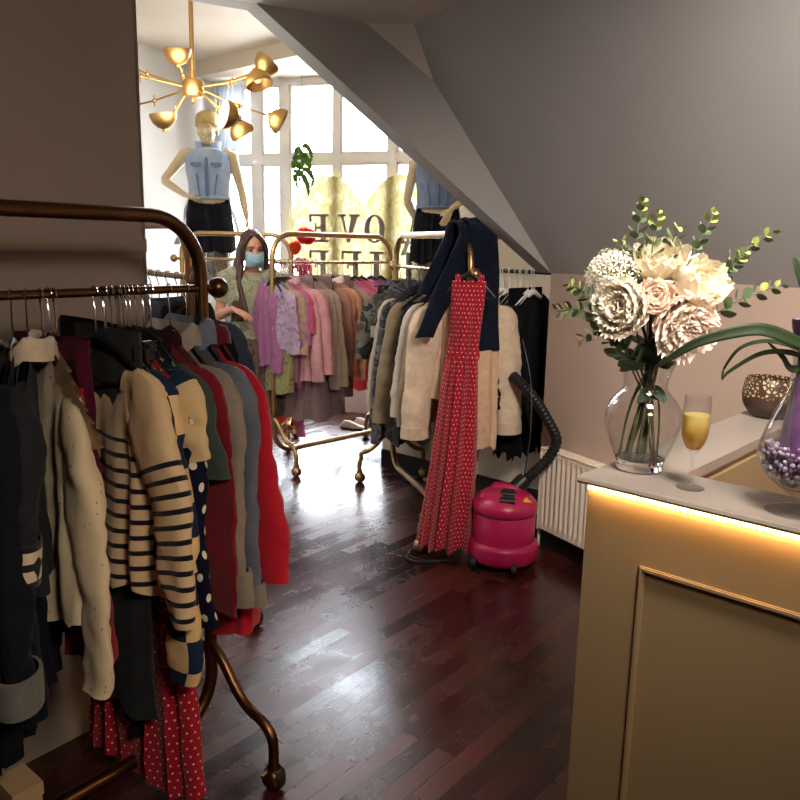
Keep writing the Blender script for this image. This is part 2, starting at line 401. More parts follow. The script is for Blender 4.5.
# ------------------------------------------------------------------ light
wd = bpy.data.worlds.new('World'); SC.world = wd; wd.use_nodes = True
bg = wd.node_tree.nodes['Background']
nt = wd.node_tree; tc = N(nt, 'ShaderNodeTexCoord'); sp = N(nt, 'ShaderNodeSeparateXYZ'); nt.links.new(tc.outputs['Generated'], sp.inputs[0])
nt.links.new(ramp(nt, mathn(nt, 'ADD', mathn(nt, 'MULTIPLY', sp.outputs[2], .5), .5), [(.0, (.50, .48, .46)), (.49, (.62, .62, .60)), (.53, (.93, .96, 1.0)), (1, (.80, .90, 1.0))]), bg.inputs[0])
bg.inputs[1].default_value = WORLD
def light(name, kind, loc, energy, color=(1, 1, 1), size=1, size_y=None, target=None, rot=None, spread=None):
    l = bpy.data.lights.new(name, kind); l.energy = energy; l.color = color
    if kind == 'AREA':
        l.shape = 'RECTANGLE' if size_y else 'SQUARE'; l.size = size
        if size_y: l.size_y = size_y
        if spread: l.spread = spread
    elif kind == 'SUN': l.angle = size
    elif kind in ('POINT', 'SPOT'): l.shadow_soft_size = size
    o = bpy.data.objects.new(name, l); COL.objects.link(o); o.location = loc
    if target is not None: o.rotation_euler = (Vector(target) - Vector(loc)).to_track_quat('-Z', 'Y').to_euler()
    return o
po = light('window_portal', 'AREA', WP(.53, 1.7, -.25), 1, size=2.5, size_y=2.7, target=WP(.53, 1.7, 2)); po.data.cycles.is_portal = True
sd = Vector((-.10, .62, 1.0)).normalized()
light('sun', 'SUN', (0, 12, 10), SUN, (1, .95, .88), rad(1.2), target=Vector((0, 12, 10)) - sd)
light('front_fill_light', 'AREA', (.75, -.2, 2.44), FRONT_FILL, (1, .84, .66), .5, target=(-.55, 1.9, .75), spread=rad(95))  # unseen warm fill added behind the camera to brighten the front rack
light('counter_lamp', 'AREA', (.75, 1.15, 2.3), LAMP, (1, .88, .78), .4, target=(1.15, 3.1, .8), spread=rad(95))
light('bay_fill_light', 'POINT', (-1.15, 4.35, 2.30), BAY_FILL, (1, .92, .80), .35)  # fill light added beside the chandelier to brighten the bay from inside
SC.view_settings.view_transform = 'Standard'; SC.view_settings.look = 'None'; SC.view_settings.gamma = 1; SC.view_settings.use_curve_mapping = False
SC.view_settings.exposure = EXPO
SC.cycles.use_denoising = True; SC.cycles.max_bounces = 10; SC.cycles.diffuse_bounces = 5; SC.cycles.transmission_bounces = 10; SC.cycles.transparent_max_bounces = 16
SC.cycles.sample_clamp_indirect = 8; SC.cycles.caustics_reflective = False; SC.cycles.caustics_refractive = False
# ------------------------------------------------------------------ clothes racks
RT, RZ = 1.645, 1.452      # top bar and hanging rail heights
def sweep(pts, k=6):
    q = []
    for i in range(len(pts) - 1):
        a, b = Vector(pts[i]), Vector(pts[i + 1]); p0 = Vector(pts[max(0, i - 1)]); p3 = Vector(pts[min(len(pts) - 1, i + 2)])
        for j in range(k):
            u = j / k; q.append(.5 * ((2 * a) + (b - p0) * u + (2 * p0 - 5 * a + 4 * b - p3) * u * u + (3 * a - p0 - 3 * b + p3) * u ** 3))
    return q + [Vector(pts[-1])]
def arc(c, r, a0, a1, ax, ay, n=10):
    return [Vector(c) + Vector(ax) * (r * math.cos(lerp(a0, a1, i / n))) + Vector(ay) * (r * math.sin(lerp(a0, a1, i / n))) for i in range(n + 1)]
def clothes_rack(label, p, d, L, m, leg=.27, tr=.019, br=.16, ball=.03, left_ball=True):
    t = thing('clothes_rack', label, 'clothes rack', (p[0], p[1], 0), math.atan2(d[1], d[0]), 'wheeled brass clothes racks')
    X, Z, Y = (1, 0, 0), (0, 0, 1), (0, 1, 0); zb = .125
    pts = arc((br, 0, RT - br), br, PI, PI / 2, X, Z) + arc((L - br, 0, RT - br), br, PI / 2, 0, X, Z) + \
        arc((L - br, 0, zb + br), br, 0, -PI / 2, X, Z) + arc((br, 0, zb + br), br, -PI / 2, -PI, X, Z)
    obj('frame', MB().tube(pts, tr, 14, closed=True, ref=(0, 1, 0)), m, t)
    obj('rail', MB().tube([(-.045 if left_ball else 0, 0, RZ), (L + .045, 0, RZ)], .011, 12), m, t)
    for x in ((-.06, L + .06) if left_ball else (L + .06,)): obj('ball_finial', MB().ball((x, 0, RZ), ball), m, t)
    for x in (0, L):
        for s in (-1, 1):
            pl = [(x, s * .005, .37), (x, s * .05, .335), (x, s * .12, .25), (x, s * .17, .215), (x, s * .22, .20), (x, s * (leg - .012), .17), (x, s * leg, .13), (x, s * leg, .07)]
            q = []
            for i in range(len(pl) - 1):
                a, b = Vector(pl[i]), Vector(pl[i + 1]); p0 = Vector(pl[max(0, i - 1)]); p3 = Vector(pl[min(len(pl) - 1, i + 2)])
                for k in range(4):
                    u = k / 4; q.append(.5 * ((2 * a) + (b - p0) * u + (2 * p0 - 5 * a + 4 * b - p3) * u * u + (3 * a - p0 - 3 * b + p3) * u ** 3))
            q.append(Vector(pl[-1]))
            obj('leg', MB().tube(q, tr * .82, 12), m, t)
            cb = MB().ball((x, s * leg, .036), .036, 16, 12); cb.tube([(x, s * leg, .05), (x, s * leg, .085)], .02, 12)
            c = obj('caster', cb, m, t)
            obj('tread', MB().tube([(x - .010, s * leg + .004, .034), (x + .016, s * leg + .004, .034)], .0345, 20), M['rubber'], c)
            obj('brake_lever', MB().box((x + .03, s * leg, .065), (.04, .012, .006)), m, c)
    return t
R1, D1 = Vector((-.565, 2.22)), Vector((-.6, -.8))
R2, D2 = Vector((-.885, 5.4)), Vector((.695, .719))
R3, D3 = Vector((-.045, 5.2)), Vector((.3, -.954))
R4, D4 = Vector((-1.70, 6.13)), Vector((1, 0))
R5, D5 = Vector((-.775, 2.90)), Vector((-.63, .777))
R6, D6 = Vector((.42, 4.72)), Vector((.75, -.66))
clothes_rack('dark brass clothes rack holding the striped sweater and red coat, by the brown wall', R1, D1, 1.55, M['brass'])
clothes_rack('pale brass clothes rack full of pink and peach clothes near the window', R2, D2, 1.13, M['pale_brass'], .25, left_ball=False)
clothes_rack('brass clothes rack with the camouflage dress, navy jeans over its top bar', R3, D3, 1.28, M['pale_brass'], .23)
clothes_rack('mostly empty pale brass clothes rack behind the woman in the face mask', R4, D4, .84, M['pale_brass'], .22)
clothes_rack('brass clothes rack of dark jackets half hidden behind the front rack and brown wall', R5, D5, .95, M['brass'], .24)
# fixed rail for the black clothes beside the sloped ceiling
t6 = thing('clothes_rail', 'dark double rail holding black clothes beside the sloped ceiling edge', 'clothes rail', (R6.x, R6.y, 0), math.atan2(D6.y, D6.x))
L6 = .65
obj('top_bar', MB().tube([(-.1, 0, RT), (L6, 0, RT)], .017, 12), M['pale_brass'], t6)
obj('rail', MB().tube([(-.05, 0, RZ), (L6, 0, RZ)], .012, 12), M['black'], t6)
for x in (-.06, L6 - .01): obj('post', MB().tube([(x, 0, .0), (x, 0, RT)], .015, 12), M['black'], t6)
for x in (-.06, L6 - .01): obj('foot', MB().box((x, 0, .012), (.04, .30, .024), bev=.006), M['black'], t6)

# ------------------------------------------------------------------ hangers
_hm = {}
def hanger_mesh(W, style, rr=.011):
    k = (W, style, rr)
    if k in _hm: return _hm[k]
    r = rr + .0035
    h = [(r * math.cos(a), 0, r * math.sin(a)) for a in [rad(205 - i * 20) for i in range(14)]]
    h += [(.004, 0, -.026), (0, 0, -.04), (0, 0, -.112)]
    hk = MB().tube(h, .0022 if style != 'white' else .003, 6)
    a = MB()
    if style == 'clip':
        a.tube([(-W, 0, -.125), (W, 0, -.125)], .006, 8); a.tube([(0, 0, -.09), (0, 0, -.13)], .009, 8)
    else:
        pts = [(-W, 0, -.224), (-W * .8, 0, -.196), (-W * .45, 0, -.148), (-W * .15, 0, -.118), (0, 0, -.108), (W * .15, 0, -.118), (W * .45, 0, -.148), (W * .8, 0, -.196), (W, 0, -.224)]
        a.tube(pts, [.007, .009, .010, .012, .014, .012, .010, .009, .007], 8, flat=.45, ref=(0, 0, 1))
        a.tube([(-W * .97, 0, -.224), (W * .97, 0, -.224)], .004, 6)
    _hm[k] = (hk, a, style); hm = hk.mesh('hook', M['chrome'] if style != 'white' else M['white'])
    am = a.mesh('shoulder_bar', M['black'] if style != 'white' else M['white'])
    cm = None
    if style == 'clip':
        cm = MB()
        cm = [MB().box((s * W * .8, 0, -.14), (.03, .018, .05), bev=.004).mesh('clip', M['black']) for s in (-1, 1)]
    _hm[k] = (hm, am, cm); return _hm[k]
def hang_at(p, d, s, z=RZ):  q = Vector(p) + Vector(d) * s; return (q.x, q.y, z)
def hanger(loc, ang, desc, W=.205, style='black', group=None, rr=.011):
    hm, am, cm = hanger_mesh(W, style, rr)
    lab = {'black': 'black hanger holding the ', 'white': 'white hanger holding the ', 'clip': 'black clip hanger holding the '}[style] + desc
    t = thing('clothes_hanger', lab, 'hanger', loc, ang, group)
    obj('hook', hm, None, t); obj('shoulder_bar', am, None, t)
    for c in (cm or []): obj('clip', c, None, t)
    return t

# ------------------------------------------------------------------ garments
def body_mb(L, W, drop, T, hemW, hemT, nw, nd, rnd, folds=5, amp=.010, waist=None, n=72, m=34, hemw=.012, zig=0, shoulder=True, zlean=0.0):
    mb = MB(); ph = [rnd.uniform(0, 6.28) for _ in range(12)]
    f1 = folds; f2 = folds * 1.7
    rows = []; uvs = []
    for j in range(m):
        s = j / (m - 1); row = []; ur = []
        e = sstep(0, .16, s)
        if waist:
            ws, ww = waist
            w = lerp(W, ww, sstep(0, ws, s)) if s < ws else lerp(ww, hemW, ((s - ws) / (1 - ws)) ** .8)
            tt = lerp(T, T * .8, sstep(0, ws, s)) if s < ws else lerp(T * .8, hemT, ((s - ws) / (1 - ws)) ** .8)
        else: w = lerp(W, hemW, s ** .9); tt = lerp(T, hemT, s)
        tt = lerp(.0135, tt, e)
        for k in range(n):
            th = 2 * PI * k / n; c, q = math.cos(th), math.sin(th)
            x = w * math.copysign(abs(c) ** .75, c); y = tt * math.copysign(abs(q) ** .7, q)
            xr = x / max(w, 1e-6) * W
            zt = -drop * (abs(xr) / W) ** 1.25
            if abs(xr) < nw and nw > 0:
                dip = (nd if q >= 0 else nd * .35) * (1 - (xr / nw) ** 2)
                zt -= dip
            z = zt * (1 - s) - L * s
            sd = 0 if q >= 0 else 3
            fo = math.sin(f1 * PI * x / w + ph[sd] + 1.2 * s) + .6 * math.sin(f2 * PI * x / w + ph[sd + 1] - .8 * s)
            y += amp * (s ** .6) * fo * abs(q) ** .3
            x += amp * .6 * (s ** .6) * math.sin(3 * th + ph[6]) + .006 * s * math.sin(9 * s + ph[7])
            y += .008 * math.sin(5 * s + ph[8]) * s
            nz = (mnoise.noise(Vector((x * 13, y * 9 + ph[9], z * 5))) * .009 + mnoise.noise(Vector((x * 22 + z * 9, ph[9], z * 14))) * .005) * e; y += nz
            z += s ** 6 * (hemw * math.sin(2 * PI * (x / W) + ph[10]) + zig * abs(math.sin(4 * PI * x / W)))
            row.append((x, y + zlean * s, z)); ur.append((x + (0 if q >= 0 else 3.137), z))
        
        acc = 0; ur = []
        for k in range(n):
            if k: acc += math.dist(row[k][:2], row[k - 1][:2])
            ur.append((acc, row[k][2]))
        mid = ur[n // 4][0]; ur = [(u - mid + 5, v) for u, v in ur]
        rows.append(row); uvs.append(ur)
    mb.grid(rows, closed=True, uvs=uvs); return mb
def sleeve_mb(start, L, r0, r1, ang, rnd, yoff=0, flat=.55, bend=.12, n=20, m=22, wr=.035, cap=.02, puff=0):
    sg = 1 if start[0] > 0 else -1; pts = []; rs = []
    ph = rnd.uniform(0, 6); x0, y0, z0 = start
    p = [(x0 - sg * .065, y0, z0 + .034), (x0 - sg * .03, y0, z0 + .022)]
    x, y, z = x0 + sg * .002, y0, z0 - .004; k_ = 10
    for i in range(k_ + 1):
        t = i / k_; a = ang * (1 - .75 * t) + bend * math.sin(PI * t) * .4
        if i:
            x += sg * math.sin(a) * L / k_; z -= math.cos(a) * L / k_; y = y0 + yoff * t + .008 * math.sin(4 * t + ph) * t
        p.append((x, y, z))
    pts = sweep(p, 3); m = len(pts)
    for i in range(m):
        t = max(0, (i - 6) / (m - 7)); cap_ = lerp(.48, 1.0, sstep(0, 9, i))
        rs.append(lerp(r0, r1, t ** .8) * cap_ * (1 + puff * math.sin(PI * t) + wr * math.sin(11 * t + ph) * t + wr * .5 * math.sin(23 * t + 2 * ph) * t))
    mb = MB(); mb.tube(pts, rs, n, caps=False, flat=flat, ref=(1, 0, 0)); mb.uv = [(u, -v) for u, v in mb.uv]
    pn = rnd.uniform(0, 50); mb.v = [(p[0] + .006 * mnoise.noise(Vector((p[0] * 14, p[1] * 14 + pn, p[2] * 9))) + .006 * mnoise.noise(Vector((p[0] * 10 + p[2] * 8, pn, p[2] * 30))), p[1] + .020 * mnoise.noise(Vector((p[0] * 12 + pn, p[1] * 10, p[2] * 6))) + .009 * mnoise.noise(Vector((p[0] * 20 - p[2] * 10, pn, p[2] * 26))), p[2]) for p in mb.v]
    return mb, pts, rs
def garment(kind, label, cat, loc, ang, mat, seed, L=.62, W=.195, drop=.118, T=.02, hem=None, hemT=None, nw=.08, nd=.05, group=None, waist=None,
            sleeves=None, smat=None, sr=(.08, .046), sang=.36, collar=None, folds=5, amp=.011, cuff=None, hemw=.012, zig=0, top=-.088, extra=None,
            sl_off=(0, 0), flat=.5, puff=0, sbend=.12, zlean=0, n=72, xlean=0):
    rnd = random.Random(seed); t = thing(kind, label, cat, loc, ang, group)
    o = Vector((0, 0, top))
    hem = hem or W * 1.02; hemT = hemT or T * 1.3
    b = body_mb(L, W, drop, T, hem, hemT, nw, nd, rnd, folds, amp, waist, n=n, hemw=hemw, zig=zig, zlean=zlean)
    if xlean: b.v = [(p[0] + xlean * (-p[2] / L), p[1], p[2]) for p in b.v]
    obj('bodice' if kind == 'dress' else 'body', b.xf(Matrix.Translation(o)), mat, t)
    if sleeves:
        for i, s in enumerate((1, -1)):
            st = (s * (W - .004), 0, -drop - .040)
            mb, pts, rs = sleeve_mb(st, sleeves if not isinstance(sleeves, tuple) else sleeves[i], sr[0], sr[1], sang, rnd, sl_off[i], flat, sbend, puff=puff)
            sl = obj('sleeve', mb.xf(Matrix.Translation(o)), smat or mat, t)
            if cuff:
                cm, ch, cr = cuff; p = Vector(pts[-1]) + o; dv = (Vector(pts[-1]) - Vector(pts[-6])).normalized()
                cb = MB(); R0 = rs[-1]
                cb.tube([p - dv * ch, p - dv * ch * .97, p - dv * .004, p + dv * .006, p + dv * .002, p - dv * ch * .5], [R0 + .001, R0 + cr, R0 + cr * 1.05, R0 + cr * .9, R0 * .9, R0 * .85], 20, caps=False, flat=flat * 1.1, ref=(1, 0, 0))
                obj('cuff', cb, cm, sl)
    if collar:
        cm, ch = collar; cb = MB(); rows = []
        for (h, gr) in ((-.012, 0), (ch * .55, .004), (ch, .014), (ch * .9, .024), (ch * .25, .034), (-.02, .038)):
            row = []
            for k in range(28):
                a = 2 * PI * k / 28
                row.append(((nw + gr * .9) * math.cos(a), (.030 + gr) * math.sin(a), h - (nd * .55 if math.sin(a) > 0 else nd * .1) * abs(math.sin(a)) - drop * .25))
            rows.append(row)
        cb.grid(rows, closed=True); obj('collar', cb.xf(Matrix.Translation(o)), cm, t)
    if extra: extra(t, o, rnd)
    return t
def buttons(n, z0, z1, y, m, x=0, r=.007):
    def f(t, o, rnd):
        for i in range(n):
            z = lerp(z0, z1, i / max(1, n - 1))
            obj('button', MB().tube([(x, y - .001, o.z + z), (x, y + .005, o.z + z)], r, 12), m, t)
    return f
def price_tag(x, y, z, m=None):
    def f(t, o, rnd):
        b = MB().box((x, y, o.z + z), (.045, .002, .075)); b.tube([(x, y, o.z + z + .037), (x - .01, y, o.z + z + .09)], .0008, 5)
        obj('price_tag', b, M['white'], t)
    return f
# ------------------------------------------------------------------ clothes on the front rack
A1 = math.atan2(.6, -.8); G1 = 'clothes on the dark brass front rack'; H1 = 'hangers on the dark brass front rack'
def hung(P, D, A, G, H, s, kind, label, cat, short, mat, seed, style='black', jit=0, W=.205, z=RZ, hg=True, dx=0, **kw):
    loc = hang_at(P, D, s, z); a = A + rad(jit)
    if hg: hanger(loc, a, short, W * .98 if style != 'clip' else W, style, H)
    l2 = (loc[0] + math.cos(a) * dx, loc[1] + math.sin(a) * dx, loc[2])
    return garment(kind, label, cat, l2, a, mat, seed, W=W, group=G, **kw)
def f1(s, *a, **k): return hung(R1, D1, A1, G1, H1, s, *a, **k)
NAVY, INK = '#15161f', '#0f1016'
f1(.655, 'coat', 'near black long coat at the far end of the front rack', 'coat', 'near black long coat', fabric('#0d0d11'), 1, jit=-38, L=.98, W=.22, T=.026, sleeves=.62, nd=.07, sang=.2, sr=(.075, .055))
f1(.61, 'jacket', 'charcoal jacket between two dark coats on the front rack', 'jacket', 'charcoal jacket', fabric('#1b1b1f'), 2, jit=-40, L=.72, W=.215, T=.022, sleeves=.6, nd=.08, sang=.2)
f1(.575, 'coat', 'long navy coat beside the coat with grey turned-back cuffs', 'coat', 'long navy coat', fabric('#11131b'), 3, jit=-38, L=.94, W=.22, T=.022, sleeves=.61, nd=.08, sang=.18)
f1(.54, 'coat', 'dark navy coat with pale grey turned-back cuffs', 'coat', 'navy coat with grey cuffs', fabric('#141722'), 4, jit=-36, L=.86, W=.225, T=.026, sleeves=.60, nd=.08, sang=.12, sr=(.08, .062), cuff=(fabric('#6b6a68'), .075, .012), flat=.6)
f1(.505, 'jacket', 'grey jacket with cream lining and a striped rolled cuff', 'jacket', 'grey jacket with cream lining', fabric('#26272d'), 5, jit=-34, L=.55, W=.215, T=.014, sleeves=.34, nd=.1, sang=.25, cuff=(fabric('#d3c2ab', 'stripe', '#1d1e24', a=.04, d=.4), .09, .008), collar=(fabric('#cdbba4'), .03))
def ruffle(m):
    def f(t, o, rnd):
        for s in (1, -1):
            rows = []
            for q in range(3):
                row = []
                for i in range(40):
                    u = i / 39; x = s * (.125 + .095 * u + .012 * q); z = -.07 - .19 * u + .02 * q
                    w = .035 * q * (1 if u < .9 else .6)
                    row.append((x + s * (w * .8 + .010 * q * math.sin(u * 44)), .018 * math.cos(u * 3) + .012 * q * math.cos(u * 44) * .35, o.z + z - .012 * q * abs(math.sin(u * 22))))
                rows.append(row)
            obj('ruffle', MB().grid(rows), m, t)
    return f
EY = fabric('#e2cfae', 'eyelet', '#8a7452', a=.016, trans=.12)
f1(.468, 'blouse', 'cream eyelet blouse with ruffled shoulders and long sleeves', 'blouse', 'cream eyelet blouse', EY, 6, jit=-12, L=.68, W=.185, drop=.14, T=.03, hem=.215, hemT=.05, sleeves=.63, sang=.14, sr=(.07, .05), nd=.06, nw=.07, folds=4, amp=.012, zig=.015, extra=ruffle(EY), flat=.5)
f1(.435, 'dress', 'long dark red dress half hidden behind the cream eyelet blouse', 'dress', 'long dark red dress', fabric('#8a1224'), 7, jit=-12, L=.80, W=.15, T=.02, hem=.19, hemT=.03, nd=.06, folds=4, amp=.014, nw=.06)
f1(.262, 'skirt', 'long near-black skirt filling the gap below the cream blouse and striped sweater', 'skirt', 'long near-black skirt', fabric('#101115'), 26, style='clip', L=1.12, W=.16, drop=.0, T=.018, hem=.19, hemT=.035, nw=0, nd=0, folds=5, amp=.008, jit=-8, dx=.09)
f1(.25, 'trousers', 'dark navy hanging trousers by the wall behind the long near-black skirt', 'trousers', 'dark navy trousers', fabric('#13151d'), 27, style='clip', L=1.0, W=.15, drop=.0, T=.018, hem=.15, hemT=.022, nw=0, nd=0, folds=3, amp=.006, jit=-6, dx=.22)
f1(.45, 'camisole', 'plum strappy top on a clip hanger behind the cream blouse', 'top', 'plum strappy top', fabric('#4a1526'), 8, style='clip', L=.36, W=.14, drop=.01, T=.018, nw=.09, nd=.03, jit=6)
# cluster in the middle
f1(.285, 'sweater', 'cream sweater with dark navy stripes on the lower body and sleeves', 'sweater', 'navy striped cream sweater', fabric('#d9bd96', 'stripe', '#141321', a=.040, d=.32, lo=-.27), 9, jit=-8,
   L=.66, W=.165, drop=.125, T=.035, hem=.19, hemT=.05, sleeves=.55, smat=fabric('#d9bd96', 'stripe', '#141321', a=.036, d=.34, lo=-.23), sr=(.10, .05), sang=.44, nw=.105, nd=.11, amp=.010, folds=3, flat=.5)
f1(.302, 'skirt', 'long charcoal denim skirt hanging behind the striped sweater', 'skirt', 'charcoal denim skirt', fabric('#2b2d31', 'denim', '#3c3f43'), 10, style='clip', L=1.04, W=.155, drop=.0, T=.012, hem=.165, hemT=.016, nw=0, nd=0, folds=2, amp=.003, jit=-3)
f1(.268, 'sweater', 'navy and cream colour-block sweater between the striped sweater and spotted shirt', 'sweater', 'navy and cream colour-block sweater', fabric('#1f2c48', 'blocks', '#dcbd8a', a=.085, d=.105), 11, jit=-5,
   L=.68, W=.185, T=.022, sleeves=.72, sr=(.07, .05), sang=.16, nd=.06, amp=.010, flat=.6)
f1(.240, 'dress', 'long red dress with small white dots on the front rack', 'dress', 'long red dotted dress', fabric('#a5142a', 'dots', '#e8d7cd', a=.022, d=.13), 12, L=1.27, W=.185, T=.022, hem=.25, hemT=.05, waist=(.34, .15), nw=.07, nd=.08, folds=7, amp=.010)
f1(.228, 't_shirt', 'navy t-shirt with a cream sleeve band above the colour-block sweater', 't-shirt', 'navy and cream t-shirt', fabric('#1d3345'), 13, L=.50, W=.19, T=.02, sleeves=.16, smat=fabric('#1d3345', 'seam', '#d8bd8f', lo=-.075), sr=(.075, .062), sang=.4, nd=.05)
f1(.212, 'shirt', 'navy shirt with large white spots between the sweater and grey coat', 'shirt', 'navy spotted shirt', fabric('#12142a', 'dots', '#e6dccd', a=.056, d=.2), 14, jit=-4, L=.72, W=.19, T=.02, sleeves=.60, sr=(.065, .048), sang=.14, nd=.06)
f1(.190, 't_shirt', 'dark green short-sleeved t-shirt beside the dark red cardigan', 't-shirt', 'dark green t-shirt', fabric('#3a4742'), 15, L=.55, W=.19, T=.018, sleeves=.22, sr=(.075, .066), sang=.42, nd=.05)
f1(.168, 'cardigan', 'dark red cardigan between the green t-shirt and grey coat', 'cardigan', 'dark red cardigan', fabric('#7a1424'), 16, L=.68, W=.215, T=.02, sleeves=.58, sr=(.075, .05), sang=.15, nd=.12, nw=.07, collar=(fabric('#2a1218'), .02), flat=.3)
f1(.108, 'coat', 'taupe grey coat with wide rolled cuffs on the front rack', 'coat', 'taupe grey coat', fabric('#8d8077'), 17, L=.70, W=.205, drop=.135, T=.03, sleeves=.54, sr=(.10, .066), sang=.15, nd=.10, collar=(fabric('#9a8d84'), .04), cuff=(fabric('#8f8377'), .09, .014), flat=.38, jit=-5)
f1(.052, 'coat', 'blue-grey denim coat with an upturned collar beside the red coat', 'coat', 'blue-grey denim coat', fabric('#5b606e', 'denim', '#6d7280'), 18, L=.62, W=.205, drop=.135, T=.03, sleeves=.56, sr=(.10, .062), sang=.15, nd=.09, collar=(fabric('#6a7182'), .05), cuff=(fabric('#8b877f'), .06, .010), flat=.36, jit=-6)
f1(.004, 'coat', 'bright red coat with long wide sleeves nearest the rack post', 'coat', 'bright red coat', fabric('#b5162b'), 19, L=.88, W=.20, drop=.14, T=.03, hem=.22, hemT=.065, sleeves=.50, sr=(.105, .088), sang=.27, nd=.08, collar=(fabric('#5d1020'), .03), flat=.42, jit=-8)
for s, d in ((.33, 'first of two spare hangers crowding'), (.305, 'second of two spare hangers crowding')):
    hanger(hang_at(R1, D1, s), A1 + rad(4), 'crowd beside the striped sweater', .20, 'black', H1)
# rack behind the front one: dark jackets
A5 = math.atan2(-.63, -.777); G5 = 'dark jackets on the half hidden rack'
def f5(s, *a, **k): return hung(R5, D5, A5, G5, 'hangers on the half hidden rack', s, *a, **k)
f5(.03, 'top', 'black top with pale trim seen past the shoulder of the red coat', 'top', 'black top with pale trim', fabric('#101116'), 30, L=.60, W=.15, T=.03, sleeves=.18, nd=.09, sr=(.06, .055), sang=.35, jit=12, collar=(fabric('#141519'), .02))
f5(.12, 'jacket', 'slate blue jacket, nearest full jacket on the half hidden rack', 'jacket', 'slate blue jacket', fabric('#2d3442', 'denim', '#38404f'), 31, L=.6, W=.205, T=.03, sleeves=.55, nd=.09, collar=(fabric('#39414f'), .03))
f5(.21, 'jacket', 'dark navy jacket second along the half hidden rack', 'jacket', 'dark navy jacket', fabric('#202637', 'denim', '#29303f'), 32, L=.6, W=.205, T=.03, sleeves=.55, nd=.09)
f5(.30, 'jacket', 'steel blue jacket beside the wall edge on the half hidden rack', 'jacket', 'steel blue jacket', fabric('#333b4a', 'denim', '#3f4858'), 33, L=.6, W=.205, T=.03, sleeves=.55, nd=.09, collar=(fabric('#414a5a'), .03))
for s in (.38, .43, .48, .53): hanger(hang_at(R5, D5, s), A5, 'end of the half hidden rack with nothing hung on it', .20, 'white', 'bare white hangers on the half hidden rack')

# ------------------------------------------------------------------ pink and peach rack
A2 = math.atan2(.695, -.719); G2 = 'pink and peach clothes on the pale brass rack'
def f2(s, *a, **k):
    k.setdefault('n', 56); return hung(R2, D2, A2, G2, 'hangers on the pink and peach rack', s, *a, **k)
T2 = .45
def lifted(c, pat=None, c2=None, c3=None, **k):      # thin cloth, its colour lifted towards white to brighten the dim rack
    w = lambda h: tuple(x + (1 - x) * .14 for x in C(h)[:3]) if h else None
    return fabric(w(c), pat, w(c2), w(c3), **k)
f2(.0, 'top', 'orchid pink long top left of the rack post, beside the woman', 'top', 'orchid pink long top', lifted('#b85aa0', trans=T2), 40, L=.62, W=.13, T=.03, hem=.15, sleeves=.50, sr=(.07, .06), sang=.12, dx=.13, nd=.06, folds=4, amp=.012)
f2(0.02, 'blouse', 'pale lilac blouse with white panels behind the orchid top', 'blouse', 'pale lilac blouse', lifted('#cba9d2', 'floral', '#d9c3e0', '#b48cc0', a=.06, trans=T2), 41, L=.50, W=.17, T=.025, sleeves=.36, nd=.06, sang=.15)
f2(0.041, 'dress', 'yellow-green patterned dress just right of the pink rack post', 'dress', 'yellow-green patterned dress', lifted('#8f8a45', 'lace', '#b9b455', '#5a4a4a', a=.05, trans=T2), 42, L=.80, W=.17, T=.03, hem=.17, hemT=.045, nd=.06, folds=3)
f2(0.062, 'blouse', 'orange and cream flowered blouse beside the hot pink tee', 'blouse', 'orange flowered blouse', lifted('#d9a988', 'floral', '#c9b070', '#d1738d', a=.05, trans=T2), 43, L=.40, W=.20, T=.03, sleeves=.36, nd=.06, sang=.2)
f2(0.083, 'top', 'mauve short-sleeved top between flowered blouse and hot pink tee', 'top', 'mauve short-sleeved top', lifted('#c76fb0', trans=T2), 44, L=.50, W=.21, T=.025, sleeves=.30, nd=.05, sang=.25)
f2(0.107, 't_shirt', 'hot pink short-sleeved tee on the pink rack', 't-shirt', 'hot pink tee', lifted('#e02a68', trans=T2), 45, L=.34, W=.215, T=.025, sleeves=.22, sr=(.08, .07), nd=.05, sang=.3)
f2(0.119, 'dress', 'magenta dress with a long trailing tie below the hot pink tee', 'dress', 'magenta dress', lifted('#9c1f6c', trans=T2), 46, L=.78, W=.18, T=.025, hem=.17, nd=.05, folds=4,
   extra=lambda t, o, r: obj('tie', MB().tube([(-.10, -.02, o.z - .6), (-.11, -.03, o.z - .8), (-.10, -.03, o.z - 1.0), (-.12, -.03, o.z - 1.13)], [.02, .03, .035, .05], 10, flat=.25), lifted('#b01f74', trans=T2), t))
f2(0.135, 'sweater', 'dusty pink sweater, longest pale pink knit on the rack', 'sweater', 'dusty pink sweater', lifted('#d58f95', trans=.2), 47, L=.72, W=.225, T=.035, hem=.24, hemT=.05, sleeves=.55, nd=.06, sr=(.085, .06), sang=.25, collar=(lifted('#e3a7aa', trans=.2), .03))
f2(0.185, 'sweater', 'rose pink sweater with gathered cuffs in front of the taupe skirt', 'sweater', 'rose pink sweater', lifted('#d7868d', trans=.2), 48, L=.62, W=.235, T=.04, hem=.23, sleeves=.50, nd=.06, sr=(.095, .06), sang=.34, cuff=(lifted('#cc7d84'), .06, .006), puff=.15)
f2(0.225, 'skirt', 'pleated mauve brown skirt nearest the floor on the pink rack', 'skirt', 'pleated mauve brown skirt', lifted('#8c6468', trans=.45), 49, style='clip', L=1.0, W=.15, drop=0, T=.03, hem=.27, hemT=.12, nw=0, nd=0, folds=8, amp=.02)
f2(0.26, 'blouse', 'faded rose blouse between the rose sweater and taupe cardigan', 'blouse', 'faded rose blouse', lifted('#c98a86', trans=T2), 50, L=.60, W=.22, T=.03, sleeves=.52, nd=.06, sang=.2)
f2(0.305, 'cardigan', 'taupe long-sleeved cardigan on the pink rack', 'cardigan', 'taupe cardigan', lifted('#a38a70', trans=.2), 51, L=.66, W=.22, T=.03, sleeves=.62, nd=.10, sang=.2, sr=(.08, .055))
